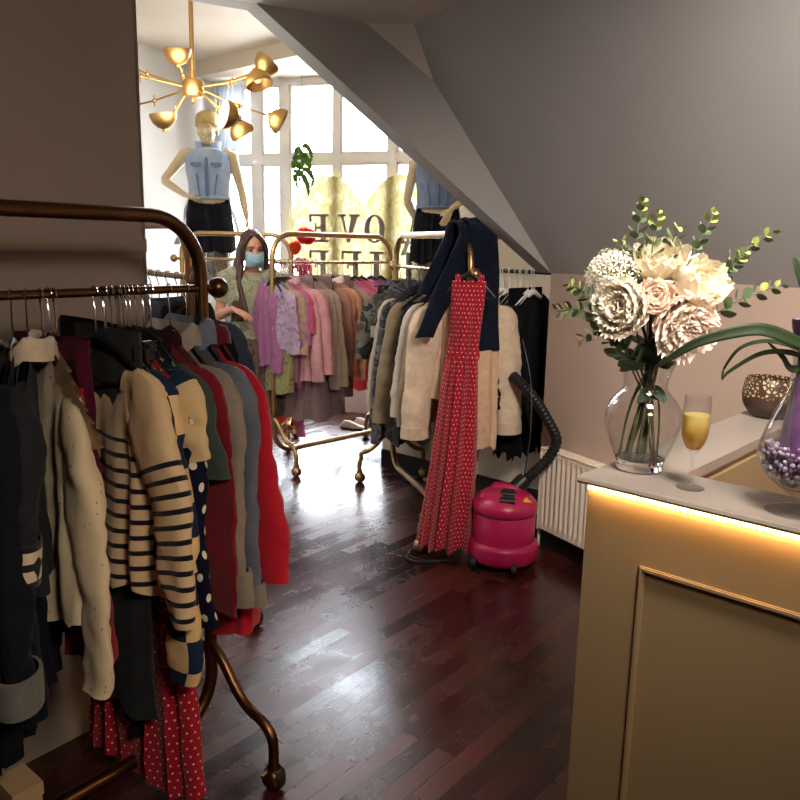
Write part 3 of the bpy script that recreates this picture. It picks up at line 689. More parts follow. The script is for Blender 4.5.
f2(0.345, 'blouse', 'sand beige blouse with loose cuffs beside the taupe cardigan', 'blouse', 'sand beige blouse', lifted('#c3a683', trans=T2), 52, L=.60, W=.22, T=.03, sleeves=.60, nd=.07, sang=.24, sr=(.08, .06), cuff=(lifted('#b59a78'), .05, .004))
f2(0.4, 'skirt', 'second mauve brown skirt, behind the sand beige blouse', 'skirt', 'second mauve brown skirt', lifted('#7a585a', trans=.45), 53, style='clip', L=.98, W=.15, drop=0, T=.03, hem=.24, hemT=.10, nw=0, nd=0, folds=7, amp=.018)
f2(0.45, 'dress', 'terracotta blush dress beside the peach shirt', 'dress', 'terracotta blush dress', lifted('#c0826c', trans=T2), 54, L=.72, W=.21, T=.03, sleeves=.5, nd=.06, sang=.2)
f2(0.495, 'shirt', 'bright peach orange shirt, most orange on the pink rack', 'shirt', 'peach orange shirt', lifted('#e58d66', trans=T2), 55, L=.70, W=.21, T=.03, sleeves=.55, nd=.06, sang=.2)
f2(0.54, 'blouse', 'pale apricot blouse right of the peach orange shirt', 'blouse', 'pale apricot blouse', lifted('#edb083', trans=T2), 56, L=.68, W=.215, T=.03, sleeves=.58, nd=.05, sang=.22, sr=(.08, .055), collar=(lifted('#f0dcd0'), .03))
f2(0.585, 'skirt', 'short plum skirt with white drawstrings under the apricot blouse', 'skirt', 'plum skirt with drawstrings', lifted('#6d3440', trans=.2), 57, style='clip', L=.88, W=.14, drop=0, T=.025, hem=.16, hemT=.04, nw=0, nd=0, folds=5, amp=.012,
   extra=lambda t, o, r: [obj('drawstring', MB().tube([(-.10, .035, o.z - .44 - .025 * i), (-.02, .045, o.z - .46 - .012 * i), (.06, .04, o.z - .43 - .02 * i)], .005, 6), M['white'], t) for i in range(3)])
f2(0.64, 'blouse', 'soft mushroom pink blouse before the three bright pink tops', 'blouse', 'mushroom pink blouse', lifted('#c4968a', trans=T2), 58, L=.60, W=.21, T=.03, sleeves=.5, nd=.06, sang=.2)
f2(0.7, 'top', 'bright pink top, first of three bright pink tops at the rack end', 'top', 'first bright pink top', lifted('#e05a9a', trans=T2), 59, L=.6, W=.21, T=.03, sleeves=.4, nd=.05, sang=.25)
f2(0.76, 'dress', 'tall scarlet dress behind the camouflage dress on the pink rack', 'dress', 'scarlet dress', lifted('#e0294a', trans=T2), 60, L=.86, W=.19, T=.03, hem=.2, nd=.05)
f2(0.83, 'top', 'rose pink top, second of three bright pink tops at the rack end', 'top', 'second bright pink top', lifted('#e46d94', trans=T2), 61, L=.6, W=.21, T=.03, sleeves=.4, nd=.05, sang=.25)
f2(0.93, 'top', 'deep magenta top, last of three bright pink tops at the rack end', 'top', 'last bright pink top', lifted('#b8348c', trans=T2), 62, L=.6, W=.205, T=.03, sleeves=.4, nd=.05, sang=.25)
f2(1.03, 'shirt', 'blue patterned shirt at the far end of the pink rack', 'shirt', 'blue patterned shirt', lifted('#3d4f7a', 'floral', '#6c7fa8', '#2a3050', a=.04), 63, L=.6, W=.2, T=.03, sleeves=.4, nd=.05)

# ------------------------------------------------------------------ camouflage and beige rack
A3 = math.atan2(-.3, -.954); G3 = 'camouflage, beige and white clothes on the third rack'
def f3(s, *a, **k): return hung(R3, D3, A3, G3, 'hangers on the camouflage and beige rack', s, *a, **k)
CAM = fabric('#4a4a44', 'camo', '#6d6a60', '#2b2d2e', a=.075); CAM2 = fabric('#45464a', 'camo', '#64656a', '#2a2c33', a=.075)
f3(.03, 'dress', 'long khaki camouflage dress with a price tag on its sleeve', 'dress', 'khaki camouflage dress', CAM, 70, L=.98, W=.19, T=.04, hem=.22, hemT=.06, sleeves=.36, sr=(.08, .06), nd=.06, sang=.28, extra=price_tag(.21, .07, -.33), dx=-.04)
f3(.10, 'skirt', 'long grey-blue camouflage skirt reaching lowest beside the camouflage dress', 'skirt', 'grey-blue camouflage skirt', CAM2, 71, style='clip', L=1.05, W=.17, drop=0, T=.04, hem=.27, hemT=.12, nw=0, nd=0, folds=6, amp=.02, dx=-.10, hemw=.03)
f3(.46, 'cardigan', 'off-white long cardigan hanging against the camouflage dress', 'cardigan', 'off-white long cardigan', fabric('#bdb3a2', trans=.1), 72, L=.62, W=.20, T=.03, sleeves=.60, nd=.10, sr=(.08, .055), sang=.2, dx=-.03)
f3(.53, 'jacket', 'grey camouflage jacket between the off-white cardigan and olive jacket', 'jacket', 'grey camouflage jacket', CAM2, 73, L=.55, W=.21, T=.035, sleeves=.52, nd=.08, sang=.22, dx=-.04)
f3(.62, 'jacket', 'olive beige jacket beside the dark navy jeans leg', 'jacket', 'olive beige jacket', fabric('#8a7a62'), 74, L=.68, W=.225, T=.045, sleeves=.66, nd=.10, sr=(.085, .062), sang=.22, collar=(fabric('#93846c'), .03), dx=-.08)
f3(.70, 'shirt', 'navy shirt between the olive beige jacket and white blouse', 'shirt', 'navy shirt', fabric('#1c2233'), 75, L=.46, W=.18, T=.03, sleeves=.3, nd=.06, sang=.2, dx=-.08)
f3(.90, 'blouse', 'white blouse with loose sleeves left of the beige cardigan', 'blouse', 'white blouse', fabric('#cfc7bb', trans=.1), 76, L=.80, W=.19, T=.04, hem=.2, hemT=.06, sleeves=.56, nd=.07, sr=(.09, .07), sang=.20, folds=6, amp=.012, dx=-.05)
f3(.97, 'cardigan', 'long beige cardigan with a bow cuff just left of the red dress', 'cardigan', 'long beige cardigan', fabric('#b09a83'), 77, L=1.04, W=.20, T=.035, hem=.13, hemT=.06, sleeves=.60, nd=.12, sr=(.085, .062), sang=.20, folds=5, amp=.016, dx=-.07, hemw=.05)
f3(1.05, 'wrap', 'draped oatmeal wrap hanging over the red dress shoulder', 'wrap', 'draped oatmeal wrap', fabric('#a8917b'), 78, L=.72, W=.12, drop=.09, T=.04, hem=.13, hemT=.05, sleeves=.5, nd=.14, nw=.05, folds=7, amp=.018, sr=(.075, .06), sang=.1, dx=-.0)
f3(1.12, 'sweatshirt', 'cream sweatshirt with ribbed cuffs behind the red dress', 'sweatshirt', 'cream sweatshirt', fabric('#dcc7ad'), 79, L=.58, W=.215, T=.04, sleeves=.62, nd=.06, sr=(.095, .07), sang=.12, cuff=(fabric('#d2bda3'), .06, .004), dx=-.05, flat=.7)
f3(1.17, 'skirt', 'pale peach skirt showing below the cream sweatshirt', 'skirt', 'pale peach skirt', fabric('#d8b493'), 80, style='clip', L=.86, W=.15, drop=0, T=.03, hem=.16, hemT=.05, nw=0, nd=0, folds=4, amp=.012, dx=-.06, zig=.02)
# ------------------------------------------------------------------ red dotted dress on the rack corner, jeans over the bar, black clothes
RED = fabric('#a8142d', 'dots', '#eddcd2', a=.022, d=.14)
dl = (.330, 3.905, 1.562); da = rad(180 - 12)
hanger(dl, da, 'long red dotted dress by the vacuum cleaner', .13, 'black')
def belt(t, o, rnd):
    b = MB(); rows = []
    for (h, g) in ((-.395, .0), (-.392, .007), (-.355, .008), (-.352, 0)):
        rows.append([(.020 + (.078 + g) * math.copysign(abs(math.cos(2 * PI * k / 40)) ** .75, math.cos(2 * PI * k / 40)), (.034 + g) * math.copysign(abs(math.sin(2 * PI * k / 40)) ** .7, math.sin(2 * PI * k / 40)), o.z + h + .004 * math.sin(k)) for k in range(40)])
    b.grid(rows, closed=True); obj('belt', b, RED, t)
    for s in (1, -1): obj('strap', MB().tube([(s * .055, .012, o.z - .02), (s * .058, .0, o.z + .02), (s * .056, -.014, o.z - .02)], .014, 8, flat=.4), RED, t)
garment('dress', 'long red dotted dress hanging on the rack corner by the pink vacuum cleaner', 'dress', dl, da, RED, 90, L=1.36, W=.085, drop=.01, T=.035, hem=.138, hemT=.15, waist=(.26, .074), nw=.05, nd=.03, folds=5, amp=.024, top=-.135, extra=belt, n=110, zlean=.02, xlean=.075)
# navy jeans draped over the top bar
def over_bar(width, l1, l2, rnd, th=.016, lean=0.0, n=16, spread=.0):
    rows = []
    prof = [(-.06, -l1 * (1 - i / 9)) for i in range(10)] + [(-.058 * math.cos(PI * i / 8), .065 * math.sin(PI * i / 8)) for i in range(1, 8)] + [(.058 + .01 * i / 9, -l2 * i / 9) for i in range(10)]
    for side in (1, -1):
        pass
    loop = []
    for (y, z) in prof:
        d = max(0, -z); row = []
        for k in range(n):
            a = 2 * PI * k / n; cx = math.cos(a); cy = math.sin(a)
            w = width * (1 - .25 * d / max(l1, l2)); x = w / 2 * math.copysign(abs(cx) ** .8, cx) + lean * d + spread * (1 if y > 0 else -1) * d
            tt = th * (1 + .5 * math.sin(9 * x / width + d * 5)) + .05 * 0
            row.append((x, y + cy * tt + .008 * math.sin(d * 14 + cx * 2), z + (cy * tt * .6 if z > 0 else 0) + .006 * math.sin(7 * cx) * (d > .05)))
        rows.append(row)
    mb = MB().grid(rows, closed=True)
    mb.f.append(tuple(range(n - 1, -1, -1))); mb.mi.append(0); m = len(rows); mb.f.append(tuple((m - 1) * n + k for k in range(n))); mb.mi.append(0)
    return mb
NV = fabric('#131826', 'denim', '#1b2234')
jp = Vector(R3) + D3 * 1.165
tj = thing('jeans', 'dark navy jeans draped over the rack top bar above the red dress', 'jeans', (jp.x, jp.y, RT - .004), math.atan2(.954, .3) + rad(-38))
rnd = random.Random(5)
obj('leg', over_bar(.16, .50, .30, rnd, .02, -.55).xf(Matrix.Translation((-.005, -.01, .0))), NV, tj)
obj('leg', over_bar(.19, .60, .26, rnd, .022, .10).xf(Matrix.Translation((.07, -.02, .014))), NV, tj)
obj('waistband', MB().box((.075, .05, -.24), (.15, .05, .04), bev=.01), NV, tj)
A6 = math.atan2(-.75, -.66); G6 = 'black clothes on the dark rail'
BK1 = fabric('#121217'); 
def f6(s, *a, **k): return hung(R6, D6, A6, G6, 'white hangers on the dark rail', s, *a, style='white', **k)
f6(.20, 'jacket', 'black jacket, first on the dark rail, mostly behind the beige clothes', 'jacket', 'first black jacket', BK1, 100, L=.66, W=.20, T=.03, sleeves=.6, nd=.08)
f6(.26, 'dress', 'dark green velvet dress on the dark rail', 'dress', 'dark green velvet dress', fabric('#0b2224', sheen=.6), 101, L=.88, W=.2, T=.03, nd=.08, extra=price_tag(.02, .045, -.36))
f6(.33, 'top', 'black lace top between the green dress and black coat', 'top', 'black lace top', fabric('#17171c', 'lace', '#0b0b0e', '#2a2a30', a=.02), 102, L=.7, W=.2, T=.03, sleeves=.5, nd=.08)
f6(.41, 'coat', 'long black coat beside the sloped ceiling corner, last on the rail', 'coat', 'long black coat', fabric('#101015'), 103, L=.82, W=.225, T=.045, sleeves=.62, nd=.09, sang=.2, dx=-.02)
f6(.37, 'skirt', 'black ragged-hem skirt below the black coat', 'skirt', 'black ragged skirt', fabric('#0e0e13'), 104, L=1.0, W=.17, drop=.0, T=.04, hem=.2, hemT=.07, nw=0, nd=0, folds=6, amp=.016, zig=.07)
for i in range(6): f6(.215 + .042 * i, 'top', 'black top packed tightly among the clothes on the dark rail', 'top', 'black clothes packed on the dark rail', BK1, 120 + i, L=.62 + .03 * (i % 3), W=.195, T=.02, sleeves=.5, nd=.07)
# empty hangers on the rack behind the woman
for s in (.10, .16, .62, .68): hanger(hang_at(R4, D4, s), rad(90), 'end of the nearly empty rack with nothing on it', .19, 'black', 'bare black hangers on the nearly empty rack')
g4 = garment('top', 'pale grey top hanging behind the woman in the face mask', 'top', hang_at(R4, D4, .40), rad(90 + 180), fabric('#b9bfc0', trans=.3), 110, L=.55, W=.19, T=.03, sleeves=.4, nd=.06)
hanger(hang_at(R4, D4, .40), rad(90), 'pale grey top', .19, 'black')
# ------------------------------------------------------------------ counter
CC = Vector((.439, 1.84)); CF = Vector((.74, -.672)).normalized(); CE = Vector((.672, .74)).normalized()
CM = paint('counter_paint', '#96805f', .55, .05); CTM = paint('counter_top_paint', '#998f86', .38, .05)
ct = thing('shop_counter', 'beige panelled shop counter with a glowing warm light strip under its top', 'counter', (CC.x, CC.y, 0), math.atan2(CF.y, CF.x))
# local x along the front, local y into the shop (towards the wall)
LC, RETL = 1.9, 1.47
pan = MB(); fy = .028
px0, px1, pz1, pz0 = .165, 1.35, .845, .14
for (a, b, c, d) in ((.012, px0, 0, 1.02), (px1, LC, 0, 1.02), (px0, px1, pz1, 1.02), (px0, px1, 0, pz0)): pan.prism([(a, fy, c), (b, fy, c), (b, fy, d), (a, fy, d)], (0, .022, 0))
pan.box((LC / 2, fy + .022, .51), (LC - .03, .03, 1.02))
pan.box((.012 + .009, .12, .51), (.018, .16, 1.02))
obj('front_body', pan, CM, ct, smooth=False)
mo = MB(); w = .008
for (a, b, c, d) in ((px0 - .004, px0 + w, pz0, pz1), (px1 - w, px1 + .004, pz0, pz1), (px0 - .004, px1 + .004, pz1 - w, pz1 + .004), (px0 - .004, px1 + .004, pz0 - .004, pz0 + w)):
    mo.prism([(a, fy - .004, c), (b, fy - .004, c), (b, fy - .004, d), (a, fy - .004, d)], (0, .02, 0))
    e = .0025
    mo.prism([(a + e, fy - .008, c + e), (b - e, fy - .008, c + e), (b - e, fy - .008, d - e), (a + e, fy - .008, d - e)], (0, .02, 0))
obj('panel_moulding', mo, CM, ct, smooth=False)
ret = MB(); ret.box((.09, .81, .504), (.15, 1.20, 1.008)); obj('return_body', ret, CM, ct, smooth=False)
top = MB(); rows = []
for (dy, z) in ((.004, 1.022), (0, 1.024), (-.003, 1.030), (0, 1.037), (.005, 1.04)): rows.append([(-.003 + .0, dy, z), (LC, dy, z)])
for (dy, z) in ((.212, 1.04), (.214, 1.031), (.21, 1.022), (.004, 1.022)): rows.append([(-.003, dy, z), (LC, dy, z)])
top.grid(rows); n0 = len(top.v) // 2
top.f.append(tuple(range(0, len(top.v), 2))); top.mi.append(0); top.f.append(tuple(range(len(top.v) - 1, 0, -2))); top.mi.append(0)
obj('counter_top', top, CTM, ct, smooth=30)
obj('return_top', MB().prism([(-.002, .206, 1.010), (.175, .206, 1.010), (.175, 1.422, 1.010), (-.002, 1.476, 1.010)], (0, 0, .0285)), CTM, ct, smooth=30)
ls = MB()
ls.box((LC / 2 + .01, .018, 1.0175), (LC - .03, .012, .006))
obj('light_strip', ls, emis('strip_glow', '#ffb84e', LED), ct, smooth=False)
lb = MB()
for i in range(100): lb.ball((.022 + i * .0148, .017, 1.0125), .0042, 6, 4)
o = obj('light_beads', lb, emis('bead_glow', '#ffd9a0', LED * 3), ct); o['kind'] = 'stuff'
obj('inner_light_strip', MB().box((.9, .195, 1.016), (1.4, .012, .006)), emis('inner_strip_glow', '#ffad4a', LED), ct, smooth=False)
obj('inner_panel', MB().box((.172, .20 + RETL * .44, .86), (.012, RETL * .62, .26)), CM, ct, smooth=False)
# ------------------------------------------------------------------ radiator
rd = thing('radiator', 'white ribbed panel radiator on the wall behind the counter', 'radiator', (W0.x + KD.x * .085, W0.y + KD.y * .085, 0), math.atan2(KD.y, KD.x))
RM = plain('radiator_enamel', '#e4d9c6', .4, nscale=5, namt=.03); RL_ = 1.1
rows = []
nn = 200
for z, o_ in ((.115, .0), (.12, 1), (.15, 1), (.165, 2), (.505, 2), (.52, 1), (.545, 1), (.55, 0)):
    row = []
    for i in range(nn + 1):
        x = RL_ * i / nn; d = -.055
        if o_ == 2: d += .012 * sstep(-.2, .5, math.cos(2 * PI * x / .0366)) if .02 < x < RL_ - .02 else 0
        if o_ == 0: d = -.02
        row.append((x, d - .012, z))
    rows.append(row)
rb = MB().grid(rows); rb.box((RL_ / 2, -.028, .335), (RL_, .05, .44)); obj('panel', rb, RM, rd, smooth=50)
gr = MB(); gr.box((RL_ / 2, -.035, .556), (RL_ + .004, .075, .012), bev=.003)
for i in range(50): gr.box((.02 + i * .0215, -.035, .563), (.012, .05, .004))
obj('top_grille', gr, RM, rd, smooth=False)
for x in (-.003, RL_ + .003): obj('side_cover', MB().box((x, -.035, .335), (.008, .07, .45)), RM, rd, smooth=False)
vp = MB().tube([(-.03, -.03, 0), (-.03, -.03, .13), (-.02, -.03, .15), (.005, -.03, .15)], .008, 10); obj('pipe', vp, RM, rd)
vv = MB().tube([(-.03, -.03, .13), (-.03, -.03, .20)], .014, 14); vv.tube([(-.03, -.03, .20), (-.03, -.03, .235)], .017, 14); obj('valve', vv, M['white'], rd)
# ------------------------------------------------------------------ vacuum cleaner
PK = plain('pink_plastic', '#b81d55', .36, nscale=6, namt=.05, coat=.2)
vc = thing('vacuum_cleaner', 'round pink tub vacuum cleaner with a black hose beside the red dotted dress', 'vacuum cleaner', (.54, 3.79, 0), rad(-10))
obj('base', MB().lathe([(.02, .03), (.15, .03), (.162, .04), (.167, .055), (.167, .10), (.160, .118), (.148, .128), (.02, .128)], 48, capa=True), PK, vc)
obj('tub', MB().lathe([(.147, .12), (.147, .265), (.142, .272)], 48), PK, vc)
ld = MB().lathe([(.138, .268), (.150, .270), (.153, .276), (.153, .300), (.148, .312), (.135, .328), (.115, .345), (.085, .356), (.04, .360), (.0005, .361)], 48)
obj('lid', ld, PK, vc)
obj('lid_ridge', MB().box((.0, .055, .352), (.15, .075, .05), bev=.02).box((-.085, -.03, .335), (.07, .09, .045), bev=.015), PK, vc)
for yy in (-.045, -.105): obj('clip', MB().tube([(-.02, yy, .352 + (.0 if yy > -.08 else -.012)), (.05, yy, .352 + (.0 if yy > -.08 else -.012))], .019, 14).box((.015, yy + .03, .36 if yy > -.08 else .35), (.055, .03, .02), bev=.004), M['black'], vc)
obj('seam_band', MB().lathe([(.1485, .262), (.1495, .266), (.1485, .270)], 48), plain('dark_pink_seam', '#5e0f2c', .5, nscale=5), vc)
obj('warning_sticker', MB().prism([(.085, -.088, .338), (.125, -.072, .330), (.098, -.055, .346)], (0, 0, .004)), plain('yellow_sticker', '#e8a92a', .5, nscale=9), vc)
for (x, y) in ((-.13, -.10), (.06, -.15), (.13, .10), (-.12, .11)):
    c = obj('caster', MB().tube([(x - .012, y, .03), (x + .012, y, .03)], .03, 18), M['rubber'], vc)
hp = sweep([(.03, .06, .34), (.07, .075, .375), (.13, .10, .43), (.195, .13, .50), (.225, .15, .58), (.185, .18, .66), (.13, .21, .74), (.07, .26, .80), (.0, .34, .85)], 14)
hr = [.025 + .0028 * math.sin(i * 2.1) for i in range(len(hp))]
ho = obj('hose', MB().tube(hp, hr, 16), plain('black_hose', '#101012', .5, nscale=30), vc)
obj('cuff', MB().tube([(.025, .055, .335), (.075, .078, .385), (.09, .084, .40)], [.036, .038, .034], 16), M['black'], ho)
obj('tether_cord', MB().tube(sweep([(.08, .08, .40), (.10, .11, .60), (.09, .16, .85), (.04, .2, 1.05)]), .003, 6), M['black'], ho)
# thin cable loop on the floor by the dress
cl = sweep([(.30, 3.80, .006), (.20, 3.78, .006), (.10, 3.80, .007), (.062, 3.86, .008), (.10, 3.93, .010), (.18, 3.95, .02), (.10, 3.88, .012), (.05, 3.82, .009), (.10, 3.76, .007), (.22, 3.76, .006)], 8)
tag(obj('power_cable', MB().tube(cl, .0055, 8), M['black']), 'thin black cable looped on the floor beside the red dress hem', 'cable')
vc.scale = (1.07, 1.07, 1.07)
bx = thing('card_box', 'cream card box standing on the floor under the dark coats', 'box', (-.935, 1.74, 0), rad(50))
CB = plain('cream_card', '#b59b78', .7, nscale=12, namt=.08)
obj('body', MB().box((0, 0, .11), (.07, .10, .22)), CB, bx, smooth=False); obj('lid', MB().box((0, 0, .235), (.076, .106, .035)), CB, bx, smooth=False)
# ------------------------------------------------------------------ vases, flute, bowl
VX, VY, TZ = .607, 1.915, 1.04
GV = M['glass']
def shell(prof, t, base):   # closed glass vessel: outside profile, wall thickness, base thickness
    inn = [(max(.0005, r - t), z) for r, z in prof if z > base][::-1]
    return [(.0005, 0)] + prof + inn + [(.0005, base)]
def catm(pts, k=5):
    return [(max(.0005, v.x), v.z) for v in sweep([(r, 0, z) for r, z in pts], k)]
vprof = catm([(.050, .0), (.058, .004), (.058, .014), (.060, .025), (.074, .06), (.090, .11), (.092, .145), (.080, .175), (.062, .195), (.054, .207), (.053, .222), (.060, .25), (.073, .285)], 5)
vs_ = tag(obj('vase', MB().lathe(shell(vprof, .0032, .034), 56), GV, None, (VX, VY, TZ)), 'clear round-bellied glass vase holding the white flowers on the counter', 'vase')
obj('thick_base', MB().lathe([(.0005, .0015)] + [(r - .0012, z) for r, z in vprof if .002 < z < .032] + [(.0005, .030)], 48), M['base_glass'], vs_, label='thick clear glass base')
fl = thing('champagne_flute', 'champagne flute of yellow drink standing on the counter', 'glass', (.681, 1.762, TZ))
fprof = catm([(.031, .0), (.031, .002), (.012, .006), (.005, .012), (.0042, .03), (.0042, .07), (.007, .082), (.018, .098), (.027, .118), (.031, .145), (.031, .175), (.029, .218)], 5)
inn = [(r - .0012, z) for r, z in fprof if z > .092][::-1]
obj('bowl_and_stem', MB().lathe([(.0005, 0)] + fprof + inn + [(.0005, .090)], 40), GV, fl)
dm, nt, b, out = mat_new('orange_juice_drink')
oz = N(nt, 'ShaderNodeSeparateXYZ'); nt.links.new(coord(nt), oz.inputs[0])
dc = ramp(nt, mathn(nt, 'DIVIDE', mathn(nt, 'SUBTRACT', oz.outputs[2], .09), .09), [(.0, '#e8a018'), (.35, '#ecc65a'), (1, '#f2e3a0')])
nt.links.new(dc, b.inputs['Base Color']); b.inputs['Roughness'].default_value = .2; tl = N(nt, 'ShaderNodeBsdfTranslucent'); nt.links.new(dc, tl.inputs[0]); mx = N(nt, 'ShaderNodeMixShader'); mx.inputs[0].default_value = .5; nt.links.new(b.outputs[0], mx.inputs[1]); nt.links.new(tl.outputs[0], mx.inputs[2]); nt.links.new(mx.outputs[0], out.inputs[0])
lq = [(r - .0016, z) for r, z in fprof if .092 < z < .182]
obj('drink', MB().lathe([(.0005, .092)] + lq + [(.0005, lq[-1][1])], 40), dm, fl)
# pierced coconut-brown bowl
bm, nt, b, out = mat_new('pierced_brown_bowl'); v = coord(nt)
vo = N(nt, 'ShaderNodeTexVoronoi', feature='DISTANCE_TO_EDGE'); vo.inputs['Scale'].default_value = 75; nt.links.new(v, vo.inputs['Vector'])
sz = N(nt, 'ShaderNodeSeparateXYZ'); nt.links.new(v, sz.inputs[0])
f = mathn(nt, 'MULTIPLY', mathn(nt, 'GREATER_THAN', vo.outputs['Distance'], .22), mathn(nt, 'GREATER_THAN', mathn(nt, 'ADD', sz.outputs[2], mathn(nt, 'MULTIPLY', noise(nt, 18, 2, .5, v).outputs[0], .05)), .095))
nt.links.new(mixc(nt, f, C('#3a2a24'), C('#b9a172')), b.inputs['Base Color']); b.inputs['Roughness'].default_value = .4
bp = catm([(.03, .0), (.055, .006), (.08, .035), (.088, .07), (.084, .11), (.078, .132)], 5)
tag(obj('bowl', MB().lathe(shell(bp, .004, .006), 48), bm, None, (1.245, 2.60, TZ + .0005)), 'brown pierced bowl at the far end of the counter, behind the purple vase', 'bowl')
# purple hurricane vase
pv = thing('hurricane_vase', 'tall footed glass vase with purple contents standing on the counter', 'vase', (.848, 1.605, TZ))
pprof = catm([(.060, .0), (.060, .003), (.045, .008), (.015, .014), (.008, .022), (.010, .034), (.035, .052), (.068, .080), (.084, .115), (.083, .145), (.066, .20), (.048, .25), (.038, .29), (.036, .315), (.042, .345), (.055, .37)], 5)
inn = [(r - .0025, z) for r, z in pprof if z > .05][::-1]
obj('glass_body', MB().lathe([(.0005, 0)] + pprof + inn + [(.0005, .046)], 48), GV, pv)
pm, nt, b, out = mat_new('purple_sleeve'); v = coord(nt); n = noise(nt, 16, 4, .6, v)
nt.links.new(ramp(nt, n.outputs[0], [(.3, '#4a2848'), (.55, '#6d4478'), (.75, '#8a6098')]), b.inputs['Base Color']); b.inputs['Roughness'].default_value = .35; b.inputs['Sheen Weight'].default_value = .3
rows = []
for i in range(20):
    z = .11 + .30 * i / 19; r = (.045 - .016 * sstep(0, .6, i / 19) + .016 * sstep(.75, 1, i / 19))
    rows.append([(r * (1 + .1 * math.sin(5 * 2 * PI * k / 36 + i * .3)) * math.cos(2 * PI * k / 36), r * (1 + .1 * math.sin(5 * 2 * PI * k / 36 + i * .3)) * math.sin(2 * PI * k / 36), z) for k in range(36)])
mb = MB().grid(rows, closed=True); mb.f.append(tuple(range(35, -1, -1))); mb.mi.append(0)
obj('purple_sleeve', mb, pm, pv)
rb = random.Random(3); mb = MB()
for i in range(420):
    z = rb.uniform(.058, .15); R0 = .02 + .055 * sstep(.05, .10, z); a = rb.uniform(0, 6.28); r = R0 * math.sqrt(rb.uniform(.3, 1)); mb.ball((r * math.cos(a), r * math.sin(a), z), rb.uniform(.004, .0065), 8, 6)
o = obj('glass_beads', mb, plain('lilac_glass_beads', '#a08fa6', .12, nscale=60, namt=.4, spec=.8), pv); o['kind'] = 'stuff'
LEAFM = plain('dark_strap_leaf', '#24331d', .55, nscale=12, namt=.25, spec=.25); 
def strap(pts, w, name='leaf', mat=None, par=None):
    q = sweep(pts, 7); m = len(q); rows = []
    for i, p in enumerate(q):
        t = i / (m - 1); d = (q[min(i + 1, m - 1)] - q[max(i - 1, 0)]).normalized(); s = d.cross(Vector((.35, -.9, .25))).normalized() if abs(d.z) < .97 else Vector((1, 0, 0))
        u = s.cross(d).normalized(); ww = w * (sstep(0, .25, t) * .75 + .25) * (1 - t ** 3) + .0008
        rows.append([tuple(p + s * ww * e + u * (abs(e) * ww * .22)) for e in (-1, -.5, 0, .5, 1)])
    mb = MB().grid(rows); o = obj(name, mb, mat or LEAFM, par)
    sm = o.modifiers.new('Thickness', 'SOLIDIFY'); sm.thickness = .0014; return o
op = thing('orchid_plant', 'dark strap-leaved plant growing out of the purple glass vase', 'plant', (.848, 1.605, TZ + .385))
def L_(x, z, y=1.605): return (x - .848, y - 1.605, z - TZ - .385)
for pts, w in (([L_(.855, 1.395), L_(.80, 1.405, 1.57), L_(.735, 1.428, 1.56), L_(.685, 1.43, 1.56), L_(.60, 1.405, 1.57), L_(.545, 1.368, 1.58), L_(.52, 1.345, 1.59)], .013),
               ([L_(.875, 1.37), L_(.845, 1.42, 1.58), L_(.80, 1.50, 1.56), L_(.772, 1.545, 1.55), L_(.757, 1.575, 1.55)], .021),
               ([L_(.85, 1.37), L_(.80, 1.395, 1.60), L_(.745, 1.405, 1.60), L_(.695, 1.39, 1.60), L_(.667, 1.35, 1.60), L_(.662, 1.325, 1.6)], .0035),
               ([L_(.85, 1.36), L_(.79, 1.384, 1.58), L_(.73, 1.382, 1.58), L_(.67, 1.345, 1.58), L_(.655, 1.325, 1.58)], .0045),
               ([L_(.86, 1.36), L_(.80, 1.35, 1.59), L_(.775, 1.375, 1.585), L_(.74, 1.405, 1.58)], .007),
               ([L_(.88, 1.38), L_(.92, 1.48, 1.62), L_(1.0, 1.53, 1.64), L_(1.07, 1.5, 1.66)], .02)): strap(pts, w, par=op)
# ------------------------------------------------------------------ flowers
PETW = fabric('#f7eede', trans=.35, sheen=0, bumps=.05, rough=.6); PETC = fabric('#f5ebd4', trans=.35, sheen=0, bumps=.05, rough=.6); PETP = fabric('#f6e6d8', trans=.3, sheen=0, bumps=.05, rough=.6)
WSTEM = plain('woody_stem', '#4a3d28', .55, nscale=20, namt=.25); STEM = plain('green_stem', '#3f4a2a', .5, nscale=20, namt=.25); DARKLEAF = plain('rose_leaf', '#2d3f2a', .45, nscale=18, namt=.3)
def petals(R, layers, rnd, ruf=.1, cup=1.0, up=Vector((0, 0, 1))):
    mb = MB()
    for (n, rad_, tilt, size) in layers:
        off = rnd.uniform(0, 6)
        for i in range(n):
            a = off + 2 * PI * i / n + rnd.uniform(-.12, .12); tl = tilt + rnd.uniform(-.12, .12); sz = size * R * rnd.uniform(.9, 1.1); rows = []
            ph = rnd.uniform(0, 6)
            for j in range(7):
                t = j / 6; row = []
                wd_ = sz * .62 * math.sin(PI * (.12 + .80 * t)) ** .7
                ang = tl * (1 - .55 * cup * t)      # leans outward less towards the tip when cupped
                rr = rad_ * R + sz * t * math.sin(ang); zz = sz * t * math.cos(ang) - R * .35
                for k in range(7):
                    e = (k - 3) / 3
                    lx = e * wd_; bend = (e * e) * wd_ * .42 * cup
                    ru = ruf * sz * .22 * math.sin(9 * e + ph + 4 * t) * t
                    r2 = rr - bend + ru; row.append((r2 * math.cos(a) - lx * math.sin(a), r2 * math.sin(a) + lx * math.cos(a), zz + ru * .7 - (abs(e) ** 3) * sz * .08))
                rows.append(row)
            mb.grid(rows)
    q = up.to_track_quat('Z', 'Y').to_matrix().to_4x4(); return mb.xf(q)
